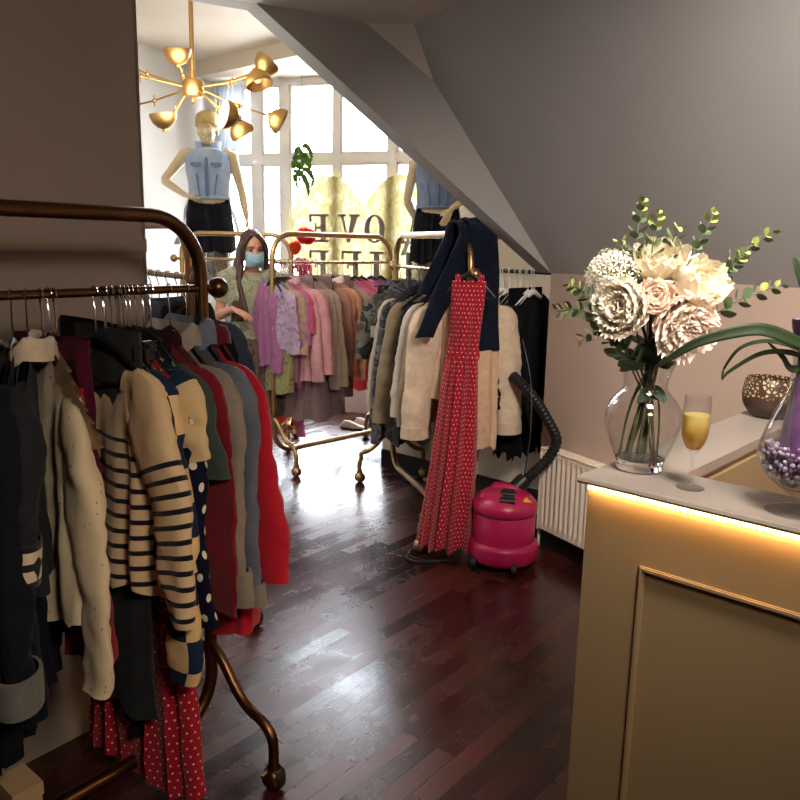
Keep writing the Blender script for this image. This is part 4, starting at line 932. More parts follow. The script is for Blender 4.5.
def flower(kind, label, pos, up, R, mat, layers, seed, ruf, cup=1.0, leaf=2, basept=None):
    rnd = random.Random(seed); p = Vector(pos); up = Vector(up).normalized()
    bpt = Vector(basept or (VX - (p.x - VX) * .35 + rnd.uniform(-.02, .02), VY + rnd.uniform(-.035, .035), TZ + .036))
    t = thing(kind, label, 'flower', bpt)
    nk = Vector((VX + rnd.uniform(-.02, .02), VY + rnd.uniform(-.02, .02), TZ + .215))
    st_ = sweep([Vector((0, 0, 0)), (nk - bpt), (nk - bpt) * .35 + (p - up * R * 1.1 - bpt) * .65, p - up * R * .3 - bpt], 6)
    obj('stem', MB().tube(st_, .0042, 8), WSTEM, t)
    obj('bloom', petals(R, layers, rnd, ruf, cup, up).xf(Matrix.Translation(p - bpt)), mat, t)
    for i in range(leaf + 2):
        q = st_[5 + i * 3]; a = rnd.uniform(0, 6.28)
        strap([q, q + Vector((math.cos(a) * .025, math.sin(a) * .025, .012)), q + Vector((math.cos(a) * .055, math.sin(a) * .055, -.005))], .018, 'leaf', DARKLEAF, t)
    return t
ROSE = [(3, .05, .25, .75), (4, .10, .4, .85), (5, .18, .6, .95), (6, .26, .85, 1.05), (7, .34, 1.15, 1.1)]
PEO = [(6, .04, .15, .8), (8, .10, .4, .9), (10, .16, .65, 1.0), (12, .22, .95, 1.05), (12, .28, 1.25, 1.1)]
flower('rose', 'large cream rose facing forward at the right of the bouquet', (.684, 1.855, 1.505), (.35, -.8, .45), .074, PETC, ROSE, 11, .15, 1.0)
flower('rose', 'cream rose at the top of the bouquet, behind the large cream rose', (.620, 1.93, 1.548), (-.1, -.55, .8), .070, PETC, ROSE, 12, .12)
flower('peony', 'white peony with loose petals at the left of the bouquet', (.528, 1.87, 1.447), (-.75, -.6, .05), .072, PETW, PEO, 13, .3, .8)
flower('peony', 'ruffled blush peony hanging lowest over the vase rim', (.655, 1.835, 1.415), (.12, -.88, -.35), .074, PETP, PEO, 14, .55, .7)
flower('ranunculus', 'small blush bloom squeezed between the white peony and large rose', (.592, 1.86, 1.475), (-.1, -.9, .3), .05, PETP, ROSE, 15, .3)
# hydrangea
hy = thing('hydrangea', 'round cluster of tiny white flowers at the upper left of the bouquet', 'flower', (VX - .02, VY + .02, TZ + .03))
hc = Vector((.508, 1.93, 1.52)) - Vector(hy.location); rnd = random.Random(8)
obj('stem', MB().tube(sweep([(0, 0, 0), (.02, -.01, .19), (hc * .7), (hc + Vector((.02, 0, -.03)))], 6), .0032, 8), STEM, hy)
mb = MB(); sk_ = MB()
for i in range(72):
    z = 1 - 2 * (i + .5) / 90; a = i * 2.39996; r = math.sqrt(max(0, 1 - z * z)); d = Vector((r * math.cos(a), r * math.sin(a), z)).normalized(); d = (d + Vector((-.25, -.1, .2))).normalized()
    p = hc + d * .058 * rnd.uniform(.9, 1.08); sk_.tube([hc + Vector((.015, 0, -.02)), hc + d * .03, p], .0009, 5, caps=False)
    u = d.orthogonal().normalized(); w = d.cross(u)
    for k in range(5):
        aa = 2 * PI * k / 5 + i; e = u * math.cos(aa) + w * math.sin(aa); f2_ = d.cross(e)
        mb.grid([[p + f2_ * (s * .004) * q + e * (.0115 * q) + d * (.004 * q * q) for s in (-1, 0, 1)] for q in (.15, .5, .85, 1.0)])
obj('florets', mb, PETW, hy); obj('flower_stalks', sk_, plain('pale_green_stalk', '#7f8f62', .5, nscale=20), hy)
# eucalyptus sprigs
EU = [plain('eucalyptus_leaf', '#57694a', .5, nscale=14, namt=.3), plain('young_eucalyptus_leaf', '#8e9a55', .5, nscale=14, namt=.25)]
def sprig(label, tip, mid, seed, n=11, R=.014, yn=.72, y=0):
    rnd = random.Random(seed); b0_ = Vector((VX - (tip[0] - VX) * .18, VY + rnd.uniform(-.03, .03), TZ + .036)); t = thing('eucalyptus_sprig', label, 'foliage', b0_)
    pts = [Vector((0, 0, 0)), Vector((VX, VY, TZ + .215)) + Vector((rnd.uniform(-.02, .02), rnd.uniform(-.02, .02), 0)) - b0_, Vector(mid) - b0_, Vector(tip) - b0_]
    st_ = sweep(pts, 12); obj('stem', MB().tube(st_, [lerp(.0028, .001, i / (len(st_) - 1)) for i in range(len(st_))], 6), STEM, t)
    A, B = MB(), MB(); i0 = 15; m = len(st_)
    for i in range(n):
        q = i / (n - 1); idx = int(lerp(i0, m - 1, q)); p = st_[idx]; d = (st_[min(m - 1, idx + 1)] - st_[max(0, idx - 1)]).normalized()
        r = R * lerp(1.25, .45, q) * rnd.uniform(.85, 1.15); a = i * 1.57 + rnd.uniform(-.3, .3); u = d.orthogonal().normalized(); w = d.cross(u)
        for s in (0, PI):
            e = u * math.cos(a + s) + w * math.sin(a + s); e = (e + d * .45 + Vector((0, 0, .15))).normalized(); f_ = d.cross(e).normalized(); nn_ = e.cross(f_)
            rows = []
            for j in range(6):
                v_ = j / 5; wd_ = r * .95 * math.sin(PI * (.06 + .88 * v_)) ** .8
                rows.append([p + e * (.004 + 2 * r * v_) + f_ * (wd_ * s2) + nn_ * (r * .35 * (v_ * v_) - abs(s2) * r * .1) for s2 in (-1, -.5, 0, .5, 1)])
            (B if q > yn and rnd.random() < .85 else A).grid(rows)
    if A.v: obj('leaves', A, EU[0], t)
    if B.v: obj('young_leaves', B, EU[1], t, label='yellow-green young leaves at the sprig tip')
    return t
for i, (lab, tip, mid) in enumerate((
    ('eucalyptus sprig reaching far left over the radiator side', (.375, 1.91, 1.432), (.47, 1.91, 1.42)),
    ('eucalyptus sprig pointing left below the white flower cluster', (.408, 1.93, 1.498), (.48, 1.92, 1.44)),
    ('short drooping eucalyptus sprig low at the left of the bouquet', (.432, 1.88, 1.365), (.49, 1.89, 1.385)),
    ('tallest upright eucalyptus sprig above the white flower cluster', (.578, 1.96, 1.695), (.57, 1.95, 1.56)),
    ('upright yellow-green eucalyptus sprig right of the tallest sprig', (.608, 1.93, 1.668), (.60, 1.93, 1.55)),
    ('small eucalyptus sprig with pale buds above the cream roses', (.660, 1.93, 1.635), (.64, 1.94, 1.55)),
    ('short eucalyptus sprig just left of the tallest sprig', (.528, 1.95, 1.60), (.55, 1.94, 1.52)),
    ('thin eucalyptus sprig rising between the rose and the long right sprigs', (.755, 1.97, 1.672), (.70, 1.96, 1.54)),
    ('long eucalyptus sprig rising to the upper right of the bouquet', (.882, 1.93, 1.632), (.76, 1.93, 1.52)),
    ('eucalyptus sprig with bright yellow leaves right of the large rose', (.812, 1.90, 1.58), (.73, 1.91, 1.47)),
    ('lowest long eucalyptus sprig stretching right towards the purple vase', (.905, 1.90, 1.508), (.76, 1.89, 1.44)))):
    sprig(lab, tip, mid, 40 + i, n=15 if i not in (2, 5, 6) else 8, R=.0175)
# ------------------------------------------------------------------ chandelier
hub = Vector((-1.184, 4.6, 2.416))
chd = thing('chandelier', 'brass many-armed ceiling lamp with small dome shades hanging in the bay', 'ceiling lamp', (hub.x, hub.y, hub.z))
GD = M['gold']
obj('rod', MB().tube([(0, 0, .03), (0, 0, DZ - hub.z)], .013, 12), GD, chd)
obj('ceiling_rose', MB().lathe([(.0005, DZ - hub.z - .03), (.05, DZ - hub.z - .025), (.055, DZ - hub.z)], 24), GD, chd)
obj('hub', MB().lathe([(.0005, -.085), (.012, -.075), (.010, -.055), (.05, -.045), (.058, -.03), (.058, .03), (.05, .042), (.02, .05), (.014, .10)], 24), GD, chd)
inner_w = plain('white_shade_lining', '#efe6d8', .5, nscale=5, namt=.03)
# end points of the arms (relative), and the direction each dome opens towards
LAMPS = [((-.065, -.05, .125), (0, -.1, 1)), ((.36, .12, .125), (.55, .2, .7)), ((.37, -.10, .06), (.3, -.2, -.9)), ((.43, .05, -.135), (.8, .1, -.45)),
         ((.285, -.26, -.19), (-.75, -.5, .15)), ((.22, .12, -.17), (.4, .3, -.75)), ((-.15, -.05, -.21), (-.1, -.1, .95)), ((-.46, .05, .16), (-.6, 0, .7)), ((-.47, -.12, .10), (-.7, 0, -.6)), ((-.44, .18, -.08), (-.8, .2, .2))]
for i, (e, d) in enumerate(LAMPS):
    e = Vector(e); d = Vector(d).normalized(); s = e.normalized() * .045; s.z *= .4
    ja = s.lerp(e, .52) + Vector((0, 0, -.012))
    a = MB().tube([s, ja, e], .0055, 8); a.ball(ja, .013, 10, 8); a.tube([ja - Vector((0, 0, .03)), ja + Vector((0, 0, .03))], .004, 6)
    ao = obj('arm', a, GD, chd)
    R_ = .074; qm = d.to_track_quat('Z', 'Y').to_matrix().to_4x4()
    prof = [(.0005, -.066), (.014, -.064), (.016, -.052), (.040, -.042), (.062, -.018), (R_, .012), (R_, .030)]
    c0 = e + d * .035
    obj('lamp_shade', MB().lathe(prof + [(R_ - .002, .030), (R_ - .003, .012), (.059, -.016), (.037, -.038), (.0005, -.046)], 28).xf(Matrix.Translation(c0) @ qm), GD, ao)
    if i == 4: obj('shade_lining', MB().lathe([(R_ - .004, .028), (R_ - .005, .012), (.055, -.014), (.0005, -.04)], 28).xf(Matrix.Translation(c0) @ qm), inner_w, ao)
    obj('bulb', MB().ball((0, 0, -.008), .024, 14, 10).xf(Matrix.Translation(c0) @ qm), emis('warm_bulb', '#ffd9a0', 1.0), ao)

# ------------------------------------------------------------------ figures
def mirror(p): return (-p[0], p[1], p[2])
def hand(mb, wrist, dirv, side, up, L=.165, curl=.25, splay=.10):
    """palm and five fingers as overlapping tapered tubes"""
    w = Vector(wrist); d = Vector(dirv).normalized(); s = Vector(side); s = (s - d * s.dot(d)).normalized(); n_ = d.cross(s).normalized()
    if n_.dot(Vector(up)) < 0: n_ = -n_
    pl = L * .52
    for k in (-1.2, -.4, .4, 1.2): mb.tube([w - d * .01, w + d * pl * .5 + s * (.013 * k), w + d * pl + s * (.021 * k)], [.016, .014, .0105], 8)
    for k, ln in ((-1.5, .72), (-.5, .95), (.5, 1.0), (1.5, .9)):
        b = w + d * pl * .92 + s * (.0185 * k); dd = (d + s * splay * k * .5).normalized(); f = L * .48 * ln
        p1 = b + dd * f * .45 - n_ * f * .10 * curl * 2; p2 = p1 + dd * f * .32 - n_ * f * .26 * curl * 2; p3 = p2 + dd * f * .22 - n_ * f * .3 * curl * 2
        mb.tube([b, p1, p2, p3], [.0082, .0076, .007, .0055], 8)
    tb = w + d * .02 + s * .018; mb.tube([tb, tb + d * .03 + s * .022 - n_ * .008, tb + d * .058 + s * .030 - n_ * .016, tb + d * .078 + s * .030 - n_ * .022], [.0125, .011, .0095, .007], 8)
def head_mesh(mb, Mh, face=True, k=1.0):
    t = MB()
    t.ball((0, .012, .035), .1, 24, 18, (.76, .92, .90)); t.ball((0, -.022, -.022), .1, 20, 14, (.60, .66, .86)); t.ball((0, -.048, -.082), .03, 12, 8, (1.0, .8, .75))
    t.tube([(0, -.083, .012), (0, -.098, -.010), (0, -.108, -.030), (0, -.094, -.040)], [.008, .010, .0135, .008], 8)
    for s in (-1, 1):
        t.ball((s * .074, .012, -.01), .026, 10, 8, (.35, .7, 1.1)); t.tube([(s * .012, -.088, .026), (s * .03, -.088, .030), (s * .048, -.075, .024)], [.007, .009, .006], 8)
        t.ball((s * .036, -.062, -.030), .024, 10, 8)
        t.ball((s * .012, -.100, -.033), .009, 8, 6)
    t.tube([(-.02, -.083, -.062), (0, -.092, -.058), (.02, -.083, -.062)], [.005, .008, .005], 8); t.tube([(-.018, -.082, -.071), (0, -.090, -.073), (.018, -.082, -.071)], [.005, .008, .005], 8)
    mb.add([Mh @ Vector(p) for p in t.v], t.f)
def figure_body(J, Mh, female=True):
    mb = MB(); V = Vector
    mb.tube([J['neck'] - V((0, 0, .07)), J['neck'], Mh @ V((0, .01, -.05))], [.058, .050, .048], 14)
    ch = J['chest']; pv_ = J['pelvis']; wa = J['waist']
    t = MB(); t.tube([pv_ - V((0, 0, .09)), pv_, (pv_ + wa) / 2, wa, (wa + ch) / 2, ch, ch + V((0, 0, .07)), J['neck'] - V((0, 0, .035)), J['neck']], [.125, .165, .150, .125, .135, .155, .150, .10, .05], 20, flat=.66, ref=(1, 0, 0)); mb.add(t.v, t.f)
    for s, n_ in ((-1, 'R'), (1, 'L')):
        sh, el, wr = J['sh' + n_], J['el' + n_], J['wr' + n_]
        mb.tube([ch + V((s * .06, 0, .09)), sh + V((-s * .03, 0, .012)), sh, sh.lerp(el, .35), sh.lerp(el, .7), el], [.055, .056, .053, .046, .040, .036], 14)
        mb.tube([el, el.lerp(wr, .25), el.lerp(wr, .6), wr], [.036, .037, .031, .023], 12)
        if female: mb.ball(ch + V((s * .065, -.075, -.01)), .058, 14, 10, (1, .85, 1))
        hp_, kn, an = J['hip' + n_], J['kn' + n_], J['an' + n_]
        mb.tube([hp_ + V((0, 0, .06)), hp_, hp_.lerp(kn, .4), kn], [.085, .088, .072, .050], 16)
        mb.tube([kn, kn.lerp(an, .3), kn.lerp(an, .65), an], [.050, .053, .042, .033], 14)
        mb.tube([an + V((0, .02, -.02)), an + V((0, -.06, -.05)), an + V((0, -.16, -.062))], [.036, .034, .022], 12, flat=.8)
    return mb
def joints(k, arms):
    V = Vector; J = dict(pelvis=V((0, 0, .93)), waist=V((0, .0, 1.07)), chest=V((0, -.005, 1.25)), neck=V((0, .012, 1.415)), shR=V((-.178, .005, 1.365)), shL=V((.178, .005, 1.365)))
    for s, n_ in ((-1, 'R'), (1, 'L')): J['hip' + n_] = V((s * .085, 0, .88)); J['kn' + n_] = V((s * .085, -.015, .48)); J['an' + n_] = V((s * .085, .02, .085))
    for a, p in arms.items(): J[a] = V(p)
    return {a: p * k for a, p in J.items()}
SKIN, nt, b, out = mat_new('skin'); v = coord(nt); n = noise(nt, 22, 3, .5, v); nt.links.new(ramp(nt, n.outputs[0], [(.3, '#c98f78'), (.7, '#dba68e')]), b.inputs['Base Color']); b.inputs['Roughness'].default_value = .5; b.inputs['Subsurface Weight'].default_value = .12; b.inputs['Subsurface Radius'].default_value = (.01, .004, .002)
MANQ = plain('mannequin_plastic', '#d8c49a', .35, nscale=6, namt=.04)
def union(name, mb, mat, par, voxel=.007, sm=5, label=None):
    o = obj(name, mb, mat, par, label=label); remeshed(o, voxel, sm); return o
# --- the woman
wm = thing('person', 'person in a pale blue face mask and sage green t-shirt reaching for the pink top', 'person', (-1.065, 5.60, 0), rad(10))
J = joints(.985, dict(elR=(-.235, .03, 1.085), wrR=(-.13, -.19, 1.150), elL=(.235, -.03, 1.10), wrL=(.14, -.04, .88)))
Mh = Matrix.Translation((.01, -.022, 1.535)) @ Matrix.Rotation(rad(14), 4, 'Z') @ Matrix.Rotation(rad(9), 4, 'X') @ Matrix.Rotation(rad(-3), 4, 'Y')
mb = figure_body(J, Mh, False); head_mesh(mb, Mh)
hand(mb, J['wrR'], (.78, -.42, -.30), (.35, .85, .2), (0, -.5, 1), curl=.4); hand(mb, J['wrL'], (-.1, -.2, -1), (0, -1, 0), (1, 0, 0), curl=.3)
union('body', mb, SKIN, wm, .0045, 3)
TEE = fabric('#8f9379', 'lace', '#a3a68d', '#7b7a63', a=.07)
mb = MB(); V = Vector; ch, wa, pv_ = J['chest'], J['waist'], J['pelvis']
mb.tube([pv_ - V((0, 0, .04)), pv_, (pv_ + wa) / 2, wa, (wa + ch) / 2, ch, ch + V((0, 0, .07)), J['neck'] - V((0, 0, .05)), J['neck'] - V((0, 0, .02))], [.178, .180, .166, .152, .158, .172, .166, .115, .07], 20, flat=.70, ref=(1, 0, 0))
for s, n_ in ((-1, 'R'), (1, 'L')):
    sh, el = J['sh' + n_], J['el' + n_]; mb.tube([ch + V((s * .06, 0, .085)), sh + V((-s * .03, 0, .014)), sh, sh.lerp(el, .35), sh.lerp(el, .62)], [.062, .066, .066, .062, .060], 14)
    mb.ball(ch + V((s * .065, -.070, -.014)), .062, 14, 10, (1, .85, 1.1))
union('t_shirt', mb, TEE, wm, .007, 9)
rnd = random.Random(4)
obj('skirt', body_mb(.62, .155, 0, .125, .24, .20, 0, 0, rnd, 6, .014).xf(Matrix.Translation((0, 0, 1.00))), fabric('#4a3a33', 'lace', '#6d584b', '#2a2222', a=.035), wm)
HAIR, nt, b, out = mat_new('brown_hair'); v = coord(nt); mp = N(nt, 'ShaderNodeMapping'); mp.inputs['Scale'].default_value = (90, 90, 6); nt.links.new(v, mp.inputs['Vector']); n = noise(nt, 1, 4, .6, mp.outputs[0]); nt.links.new(ramp(nt, n.outputs[0], [(.3, '#2a1712'), (.7, '#57352a')]), b.inputs['Base Color']); b.inputs['Roughness'].default_value = .45; bump(nt, b, n.outputs[0], .5, .01)
mb = MB(); t = MB(); t.ball((0, .026, .048), .1, 22, 16, (.86, .95, .92)); 
for s in (-1, 1):
    for i in range(7):
        q = i / 6; a = lerp(.25, 1.5, q)
        top_ = (s * .02 + s * .03 * q, -.055 + .06 * q, .115 - .01 * q); tm = (s * (.070 + .006 * (1 - q)), -.052 + .115 * q, .035); sd_ = (s * (.086 + .004 * math.sin(i)), -.040 + .13 * q, -.05)
        t.tube(sweep([top_, tm, sd_, (s * (.088 + .01 * q), -.025 + .12 * q, -.13)], 4), [.014 + .006 * math.sin(PI * k / 12) for k in range(13)], 8)
mb.add([Mh @ V(p) for p in t.v], t.f)
for s in (-1, 1):
    for i in range(9):
        q = i / 8; p0_ = Mh @ V((s * (.088 + .01 * q), -.025 + .12 * q, -.12)); fr_ = -1 if s < 0 else (1 if q > .4 else -1)
        ln = .36 if s < 0 else .22
        mid_ = p0_ + V((s * .012, -.055 - .02 * q if s < 0 else .03 * q, -.12)); e_ = p0_ + V((s * (-.05 + .075 * q), -.135 - .02 * q if s < 0 else .05, -ln + .03 * math.sin(i * 3)))
        mb.tube(sweep([p0_ + V((0, 0, .02)), mid_, e_], 5), [.025 * (1 - .05 * k) for k in range(11)], 8)
union('hair', mb, HAIR, wm, .006, 2)
mk = MB(); rows = []
for i in range(9):
    q = i / 8; z = lerp(-.012, -.108, q); rows.append([])
    for k in range(15):
        e = (k - 7) / 7; a = e * 1.25; wv = .070 * (1 - .10 * abs(q - .4)); dp = .122 + .012 * math.sin(PI * q) - .028 * max(0, q - .6) / .4
        rows[-1].append(Mh @ V((wv * math.sin(a) * 1.02, .012 - dp * (math.cos(a) ** .8 if math.cos(a) > 0 else 0) - .006 + .0025 * math.sin(q * 19), z + .012 * abs(e) * (1 - 2 * q))))
mk.grid(rows)
mo_ = obj('face_mask', mk, fabric('#b3d8e6', trans=.25, sheen=0), wm, label='pale blue pleated face mask'); sm = mo_.modifiers.new('Thickness', 'SOLIDIFY'); sm.thickness = .002
for s in (-1, 1): obj('ear_loop', MB().tube([Mh @ V(p) for p in sweep([(s * .066, -.02, -.015), (s * .078, .010, .012), (s * .082, .026, -.01), (s * .076, .012, -.05), (s * .066, -.018, -.088)], 4)], .0016, 6), M['white'], mo_)
EYE = plain('dark_eye', '#22150f', .25, nscale=30)
for s in (-1, 1):
    obj('eye', MB().ball(Mh @ V((s * .031, -.079, .006)), .0105, 12, 8, (1.1, .6, .55)), EYE, wm)
    obj('eyebrow', MB().tube([Mh @ V(p) for p in ((s * .015, -.097, .031), (s * .032, -.097, .036), (s * .05, -.081, .029))], [.003, .0036, .002], 6), HAIR, wm)
# --- mannequins
DEN = fabric('#93a7c6', 'denim', '#bccbe0'); DENS = fabric('#6c83a8'); DEN2 = fabric('#6d7f9b', 'denim', '#8e9fb8')
TUL = fabric('#191a22', trans=.15); TULP = fabric('#b7c2c0', trans=.5)
def mannequin(label, loc, rz, k, arms, hands, vest, wig, seed):
    t = thing('mannequin', label, 'mannequin', loc, rz); rnd = random.Random(seed)
    J = joints(k, arms); Mh = Matrix.Translation(V((0, -.01, 1.545)) * k) @ Matrix.Rotation(rad(-8), 4, 'Z') @ Matrix.Scale(k * 1.02, 4)
    mb = figure_body(J, Mh); head_mesh(mb, Mh)
    for (w, d, s, u) in hands: hand(mb, J[w], d, s, u, .17, .12, .05)
    union('body', mb, MANQ, t, .008, 4)
    mb = MB(); ch, wa, pv_ = J['chest'], J['waist'], J['pelvis']
    mb.tube([wa - V((0, 0, .02)), wa, (wa + ch) / 2, ch, ch + V((0, 0, .07 * k)), ch + V((0, 0, .115 * k)), J['neck'] - V((0, 0, .05))], [r * k for r in (.158, .155, .158, .172, .172, .165, .11)], 22, flat=.70, ref=(1, 0, 0))
    for s in (-1, 1): mb.ball(ch + V((s * .065, -.078, -.012)) * 1, .064, 14, 10, (1, .85, 1))
    vo_ = union('denim_vest', mb, vest, t, .008, 4)
    cl_ = MB(); rows = []
    for (h, g) in ((-.045, .0), (.0, .010), (.050, .030), (.055, .036), (.02, .034), (-.03, .03)):
        rows.append([((.062 + g) * k * math.sin(a), .012 - (.052 + g) * k * math.cos(a), J['neck'].z + h * k - .02 * math.cos(a)) for a in [lerp(rad(22), rad(338), i / 30) for i in range(31)]])
    cl_.grid(rows); obj('collar', cl_, vest, vo_)
    fy = -.128 * k
    for s in (-1, 1):
        obj('pocket_flap', MB().prism([(s * .035 * k, fy - .030, ch.z + .055), (s * .115 * k, fy + .004, ch.z + .055), (s * .115 * k, fy - .004, ch.z + .030), (s * .075 * k, fy - .028, ch.z + .012), (s * .035 * k, fy - .038, ch.z + .030)], (0, -.012, 0)), DENS, vo_)
    obj('placket', MB().tube([(0, -.118 * k, ch.z + .10), (0, -.140 * k, ch.z), (0, -.130 * k, ch.z - .10), (0, -.117 * k, wa.z - .015)], .014, 8, flat=.5, ref=(1, 0, 0)), DENS, vo_)
    for s in (-1, 1): obj('seam', MB().tube([(s * .085 * k, -.075 * k, ch.z + .05), (s * .075 * k, -.118 * k, ch.z - .05), (s * .055 * k, -.112 * k, wa.z - .01)], .006, 6), DENS, vo_)
    bt = MB().tube([wa - V((0, 0, .035)), wa - V((0, 0, .005))], [.162 * k, .160 * k], 28, flat=.72, caps=False, ref=(1, 0, 0)); o = obj('waistband', bt, vest, vo_)
    sm = o.modifiers.new('Thickness', 'SOLIDIFY'); sm.thickness = .006
    sk_ = body_mb(.40 * k, .155 * k, 0, .12 * k, .205 * k, .19 * k, 0, 0, rnd, 7, .016, n=90).xf(Matrix.Translation((0, 0, wa.z - .03))); obj('skirt', sk_, TUL, t)
    ov = body_mb(.74 * k, .158 * k, 0, .125 * k, .25 * k, .23 * k, 0, 0, random.Random(seed + 1), 9, .022, n=110, zig=.03).xf(Matrix.Translation((0, 0, wa.z - .028))); obj('tulle_overskirt', ov, TULM, t)
    for s in (-1, 1):
        side = MB(); rows = []
        for i in range(9):
            q = i / 8; rows.append([((s * (.15 + .10 * q + .012 * math.sin(5 * c + i))) * k, (c - .5) * (.08 + .14 * q) * k, wa.z - .04 - .34 * q * k) for c in [j / 8 for j in range(9)]])
        side.grid(rows); obj('tulle_panel', side, TULP, t)
    if wig:
        t2 = MB(); t2.ball((0, .022, .045), .1, 22, 16, (.84, .96, .93))
        for i in range(13):
            a = lerp(-1.5, 1.5, i / 12); x = .08 * math.sin(a); y = -.085 * math.cos(a)
            t2.tube(sweep([(.02 + x * .3, .0, .135), (x * .8, y * .85, .105), (x * 1.03, y * 1.08 + .008, .045 - .02 * abs(math.sin(a)) + .006 * math.sin(i * 5))], 4), [.013, .014, .015, .015, .015, .014, .013, .011, .007], 8)
        mb = MB().add([Mh @ V(p) for p in t2.v], t2.f); union('hair', mb, plain('blond_hair_paint', '#c9ab6c', .45, nscale=50, namt=.2), t, .007, 2)
    return t
TULM, nt, b, out = mat_new('black_tulle'); b.inputs['Base Color'].default_value = C('#2b2d36'); b.inputs['Roughness'].default_value = .9
tr_ = N(nt, 'ShaderNodeBsdfTransparent'); mx = N(nt, 'ShaderNodeMixShader'); v = coord(nt); nz = noise(nt, 60, 2, .5, v)
nt.links.new(ramp(nt, nz.outputs[0], [(.3, (.25, .25, .25)), (.7, (.75, .75, .75))]), mx.inputs[0]); nt.links.new(tr_.outputs[0], mx.inputs[1]); nt.links.new(b.outputs[0], mx.inputs[2]); nt.links.new(mx.outputs[0], out.inputs[0])
mannequin('cream mannequin with blond hair, denim vest and black tulle skirt, left of the window', (-1.675, 6.95, .78), rad(6), 1.115,
          dict(elR=(-.345, .05, 1.175), wrR=(-.165, -.10, 1.06), elL=(.245, .03, 1.10), wrL=(.285, -.03, .90)),
          [('wrR', (.9, -.25, -.32), (.2, -.9, .3), (0, -1, 0)), ('wrL', (.15, -.25, -1), (0, -1, 0), (1, 0, 0))], DEN, True, 21)
mannequin('cream mannequin in a denim vest and black skirt, its head behind the ceiling slope', (.275, 6.60, .74), rad(-4), 1.10,
          dict(elL=(.285, .02, 1.17), wrL=(.105, -.20, 1.035), elR=(-.235, .06, 1.10), wrR=(-.16, .16, .95)),
          [('wrL', (-.42, -.12, -.9), (-.8, -.4, .3), (0, -1, 0)), ('wrR', (.2, .4, -1), (1, 0, 0), (0, 1, 0))], DEN2, True, 25)

# ------------------------------------------------------------------ heart sticker with lettering on the window
hm, nt, b, out = mat_new('gold_window_film'); v = coord(nt, 'UV'); mp = N(nt, 'ShaderNodeMapping'); mp.inputs['Scale'].default_value = (1, .55, 1); nt.links.new(v, mp.inputs['Vector'])
n1 = noise(nt, 16, 6, .75, mp.outputs[0], 1.0); nt.links.new(ramp(nt, n1.outputs[0], [(.3, '#c0a23a'), (.5, '#dcc76a'), (.68, '#f3ebc0')]), b.inputs['Base Color']); b.inputs['Roughness'].default_value = .6
tl = N(nt, 'ShaderNodeBsdfTranslucent'); nt.links.new(ramp(nt, n1.outputs[0], [(.3, (.085, .070, .028)), (.5, (.135, .118, .058)), (.7, (.22, .205, .14))]), tl.inputs[0]); tp = N(nt, 'ShaderNodeBsdfTransparent'); tp.inputs[0].default_value = (.6, .55, .4, 1)
m1 = N(nt, 'ShaderNodeMixShader'); m1.inputs[0].default_value = .35; nt.links.new(tl.outputs[0], m1.inputs[1]); nt.links.new(b.outputs[0], m1.inputs[2])
m2 = N(nt, 'ShaderNodeMixShader'); nt.links.new(ramp(nt, n1.outputs[0], [(.46, (1, 1, 1)), (.72, (.955, .955, .955))]), m2.inputs[0]); nt.links.new(tp.outputs[0], m2.inputs[1]); nt.links.new(m1.outputs[0], m2.inputs[2]); nt.links.new(m2.outputs[0], out.inputs[0])
uc, zb_, hw, zt_ = .79, .72, .74, 2.20
pts = []
def heart(s):   # s in 0..1 right half, from the valley over the lobe to the tip
    P = [(0, 1.945), (.05, 2.0), (.14, 2.11), (.25, 2.18), (.37, 2.205), (.50, 2.17), (.61, 2.08), (.69, 1.94), (.735, 1.78), (.735, 1.58), (.68, 1.36), (.56, 1.12), (.38, .92), (.18, .78), (0, .70)]
    return [(v.x, v.z) for v in sweep([(a, 0, b) for a, b in P], 4)]
rh = heart(0); outl = rh + [(-a, b) for a, b in rh[-2:0:-1]]
def WL(u, z, off): return Vector(WP(u, z, off))
hs = thing('window_sticker', 'large gold heart sticker with lettering seen from behind on the window', 'sticker', WP(uc, .72, .055))
o0 = Vector(hs.location)
n_ = len(outl); cen = (0, 1.5)
mb = MB(); vs = []; fs = []; uvs = []
K = 10
for off in (.052, .055):
    base = len(vs)
    vs.append(WL(uc, 1.5, off) - o0); uvs.append((0, 1.5))
    for k in range(1, K + 1):
        for (a, bb) in outl: q = (a * k / K, 1.5 + (bb - 1.5) * k / K); vs.append(WL(uc + q[0], q[1], off) - o0); uvs.append(q)
    for i in range(n_):
        fs.append((base, base + 1 + i, base + 1 + (i + 1) % n_))
        for k in range(K - 1): a = base + 1 + k * n_; fs.append((a + i, a + (i + 1) % n_, a + n_ + (i + 1) % n_, a + n_ + i))
    if off == .052: break
mb.add(vs, fs, uvs); obj('film', mb, hm, hs, smooth=False)
LM, nt, b, out = mat_new('mauve_letter_film'); b.inputs['Base Color'].default_value = C('#a58f84'); b.inputs['Roughness'].default_value = .6
tl = N(nt, 'ShaderNodeBsdfTranslucent'); tl.inputs[0].default_value = (.12, .095, .085, 1); mx = N(nt, 'ShaderNodeMixShader'); mx.inputs[0].default_value = .45; nt.links.new(b.outputs[0], mx.inputs[1]); nt.links.new(tl.outputs[0], mx.inputs[2]); nt.links.new(mx.outputs[0], out.inputs[0])
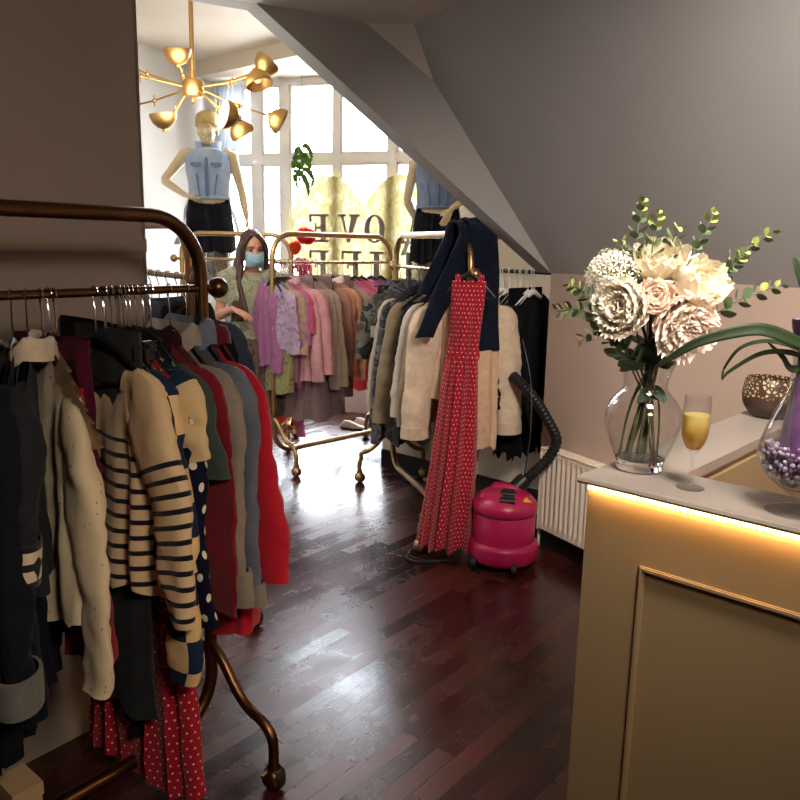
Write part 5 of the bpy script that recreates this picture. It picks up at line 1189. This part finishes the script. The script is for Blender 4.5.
def letter(chr_, u, z, w, h):
    """serif capital; drawn as read from the street, so it shows mirrored from inside"""
    mb = MB(); st_, sf = .27 * w, .085 * h
    def rect(x0, z0, x1, z1): quad([(x0, z0), (x1, z0), (x1, z1), (x0, z1)])
    def quad(q): mb.prism([WL(u - a + w / 2, z + bb, .057) - o0 for a, bb in q], Vector(P3(WN * .002, 0)))
    if chr_ == 'L':
        rect(.15 * w, 0, .15 * w + st_, h); rect(0, 0, w, sf); rect(0, h - sf, .58 * w, h); rect(w - .12 * w, 0, w, .3 * h)
    if chr_ in 'EF':
        rect(.15 * w, 0, .15 * w + st_, h); rect(0, h - sf, w, h); rect(w - .12 * w, h - .28 * h, w, h); rect(.15 * w, .47 * h, .72 * w, .47 * h + sf); rect(.64 * w, .36 * h, .72 * w, .68 * h)
        if chr_ == 'E': rect(0, 0, w, sf); rect(w - .12 * w, 0, w, .3 * h)
        else: rect(0, 0, .60 * w, sf)
    if chr_ == 'I': rect(.36 * w, 0, .64 * w, h); rect(.16 * w, 0, .84 * w, sf); rect(.16 * w, h - sf, .84 * w, h)
    if chr_ == 'V':
        quad([(.05 * w, h), (.38 * w, h), (.62 * w, .0), (.46 * w, .0)]); quad([(.80 * w, h), (.92 * w, h), (.60 * w, 0), (.50 * w, 0)]); rect(-.04 * w, h - sf, .48 * w, h); rect(.66 * w, h - sf, 1.04 * w, h)
    if chr_ == 'O':
        for i in range(28):
            a, c = 2 * PI * i / 28, 2 * PI * (i + 1) / 28; O = lambda t: (w / 2 + .5 * w * math.cos(t), h / 2 + .5 * h * math.sin(t)); I = lambda t: (w / 2 + .24 * w * math.cos(t), h / 2 + .43 * h * math.sin(t))
            quad([I(a), O(a), O(c), I(c)])
    obj('letter', mb, LM, hs, smooth=False)
for c, u in zip('LOVE', (1.27, .905, .655, .35)): letter(c, u, 1.60, .20, .255)
for c, u in zip('LIFE', (1.20, .93, .68, .35)): letter(c, u, 1.27, .20, .255)
# ------------------------------------------------------------------ things in and by the window
cm_, nt, b, out = mat_new('sheer_blue_curtain'); b.inputs['Base Color'].default_value = C('#d3dae0'); tl = N(nt, 'ShaderNodeBsdfTranslucent'); tl.inputs[0].default_value = (.20, .215, .235, 1); mx = N(nt, 'ShaderNodeMixShader'); mx.inputs[0].default_value = .6; nt.links.new(b.outputs[0], mx.inputs[1]); nt.links.new(tl.outputs[0], mx.inputs[2]); nt.links.new(mx.outputs[0], out.inputs[0])
cu = MB(); rows = []
for i in range(26):
    q = i / 25; z = lerp(3.02, 1.35, q); u0 = lerp(-.70, -.72, q); u1 = lerp(-.38, -.62, sstep(0, .75, q)); rows.append([WP(lerp(u0, u1, k / 40), z, .10 + .018 * math.sin(k * 1.1) * (1 - .3 * q)) for k in range(41)])
cu.grid(rows); tag(obj('curtain', cu, cm_), 'sheer blue-grey curtain gathered at the left of the bay window', 'curtain')
hl = thing('hanging_leaves', 'bunch of green leaves hanging inside the middle window', 'plant', WP(.30, 2.42, .30)); o0 = Vector(hl.location); rnd = random.Random(2)
obj('cord', MB().tube([(0, 0, 0), (.0, 0, BZ - 2.42)], .002, 5), STEM, hl)
GL = plain('hanging_green_leaf', '#6f9a3a', .5, nscale=14, namt=.3); nt = GL.node_tree; b = [x for x in nt.nodes if x.type == 'BSDF_PRINCIPLED'][0]; tl = N(nt, 'ShaderNodeBsdfTranslucent'); tl.inputs[0].default_value = (.05, .09, .015, 1); mx = N(nt, 'ShaderNodeMixShader'); mx.inputs[0].default_value = .5; nt.links.new(b.outputs[0], mx.inputs[1]); nt.links.new(tl.outputs[0], mx.inputs[2]); nt.links.new(mx.outputs[0], [x for x in nt.nodes if x.type == 'OUTPUT_MATERIAL'][0].inputs[0])
for i in range(12):
    a = i * 2.4; z0 = -.025 * i; strap([(0, 0, z0), (.05 * math.cos(a) - .01, .04 * math.sin(a), z0 + .01), (.085 * math.cos(a) + .02 * (i / 11) , .06 * math.sin(a), z0 - .07), (.06 * math.cos(a) + .03 * (i / 11), .05 * math.sin(a), z0 - .14)], .024, 'leaf', GL, hl)
# ruffled red and pink costume piece on the nearly empty rack
rf = thing('ruffled_scarf', 'red and pink ruffled scarf hung on the rack end in front of the gold heart', 'scarf', hang_at(R4, D4, .92, 1.56)); rnd = random.Random(6)
for cc, dx, z, R_, up in (('#ef2f46', .03, .06, .085, (.2, -.4, .9)), ('#f06a3c', -.04, -.02, .06, (-.5, -.6, .5)), ('#f46a9e', .01, -.13, .08, (0, -.5, -.8)), ('#f0407a', .02, -.22, .06, (.1, -.4, -.9))):
    obj('ruffle', petals(R_, [(6, .04, .2, 1.2), (8, .1, .5, 1.2), (9, .16, .9, 1.1)], rnd, .5, .5, Vector(up)).xf(Matrix.Translation((dx, 0, z))), fabric(cc, trans=.45), rf)
cr = thing('crate', 'orange-red open crate on the floor under the pink clothes', 'crate', (-1.03, 6.98, 0), rad(12))
OR = plain('orange_red_plastic', '#e8401c', .4, nscale=6, namt=.05); mb = MB()
for (x, y, a, b_) in ((0, -.12, .30, .012), (0, .12, .30, .012), (-.144, 0, .012, .24), (.144, 0, .012, .24)): mb.box((x, y, .10), (a, b_, .20))
mb.box((0, 0, .006), (.30, .24, .012)); obj('box', mb, OR, cr, smooth=False)
rm = MB()
for (x, y, a, b_) in ((0, -.125, .32, .022), (0, .125, .32, .022), (-.15, 0, .022, .25), (.15, 0, .022, .25)): rm.box((x, y, .20), (a, b_, .018), bev=.004)
obj('rim', rm, OR, cr, smooth=False)
def shoe(lab, loc, rz):
    t = thing('shoe', lab, 'shoe', loc, rz); SM = plain('pale_leather', '#cbb9a8', .45, nscale=10); mb = MB(); rows = []
    for i in range(12):
        q = i / 11; x = lerp(-.115, .125, q); w = .026 + .014 * math.sin(PI * (.15 + .75 * q)); h = lerp(.060, .022, sstep(.25, .8, q)); rows.append([(x, w * math.cos(a), .012 + (h if math.sin(a) > 0 else .006) * math.sin(a) * (1 if i not in (0, 11) else .5)) for a in [2 * PI * k / 18 for k in range(18)]])
    mb.grid(rows, closed=True); mb.f.append(tuple(range(17, -1, -1))); mb.mi.append(0); mb.f.append(tuple(11 * 18 + k for k in range(18))); mb.mi.append(0)
    obj('upper', mb, SM, t); obj('sole', MB().box((.005, 0, .006), (.245, .07, .012), bev=.004), M['rubber'], t)
shoe('pale shoe on the sunlit floor, nearer of the pair past the pink skirts', (-.40, 6.70, 0), rad(-20)); shoe('pale shoe on the sunlit floor, farther of the pair past the pink skirts', (-.30, 6.80, 0), rad(-35))
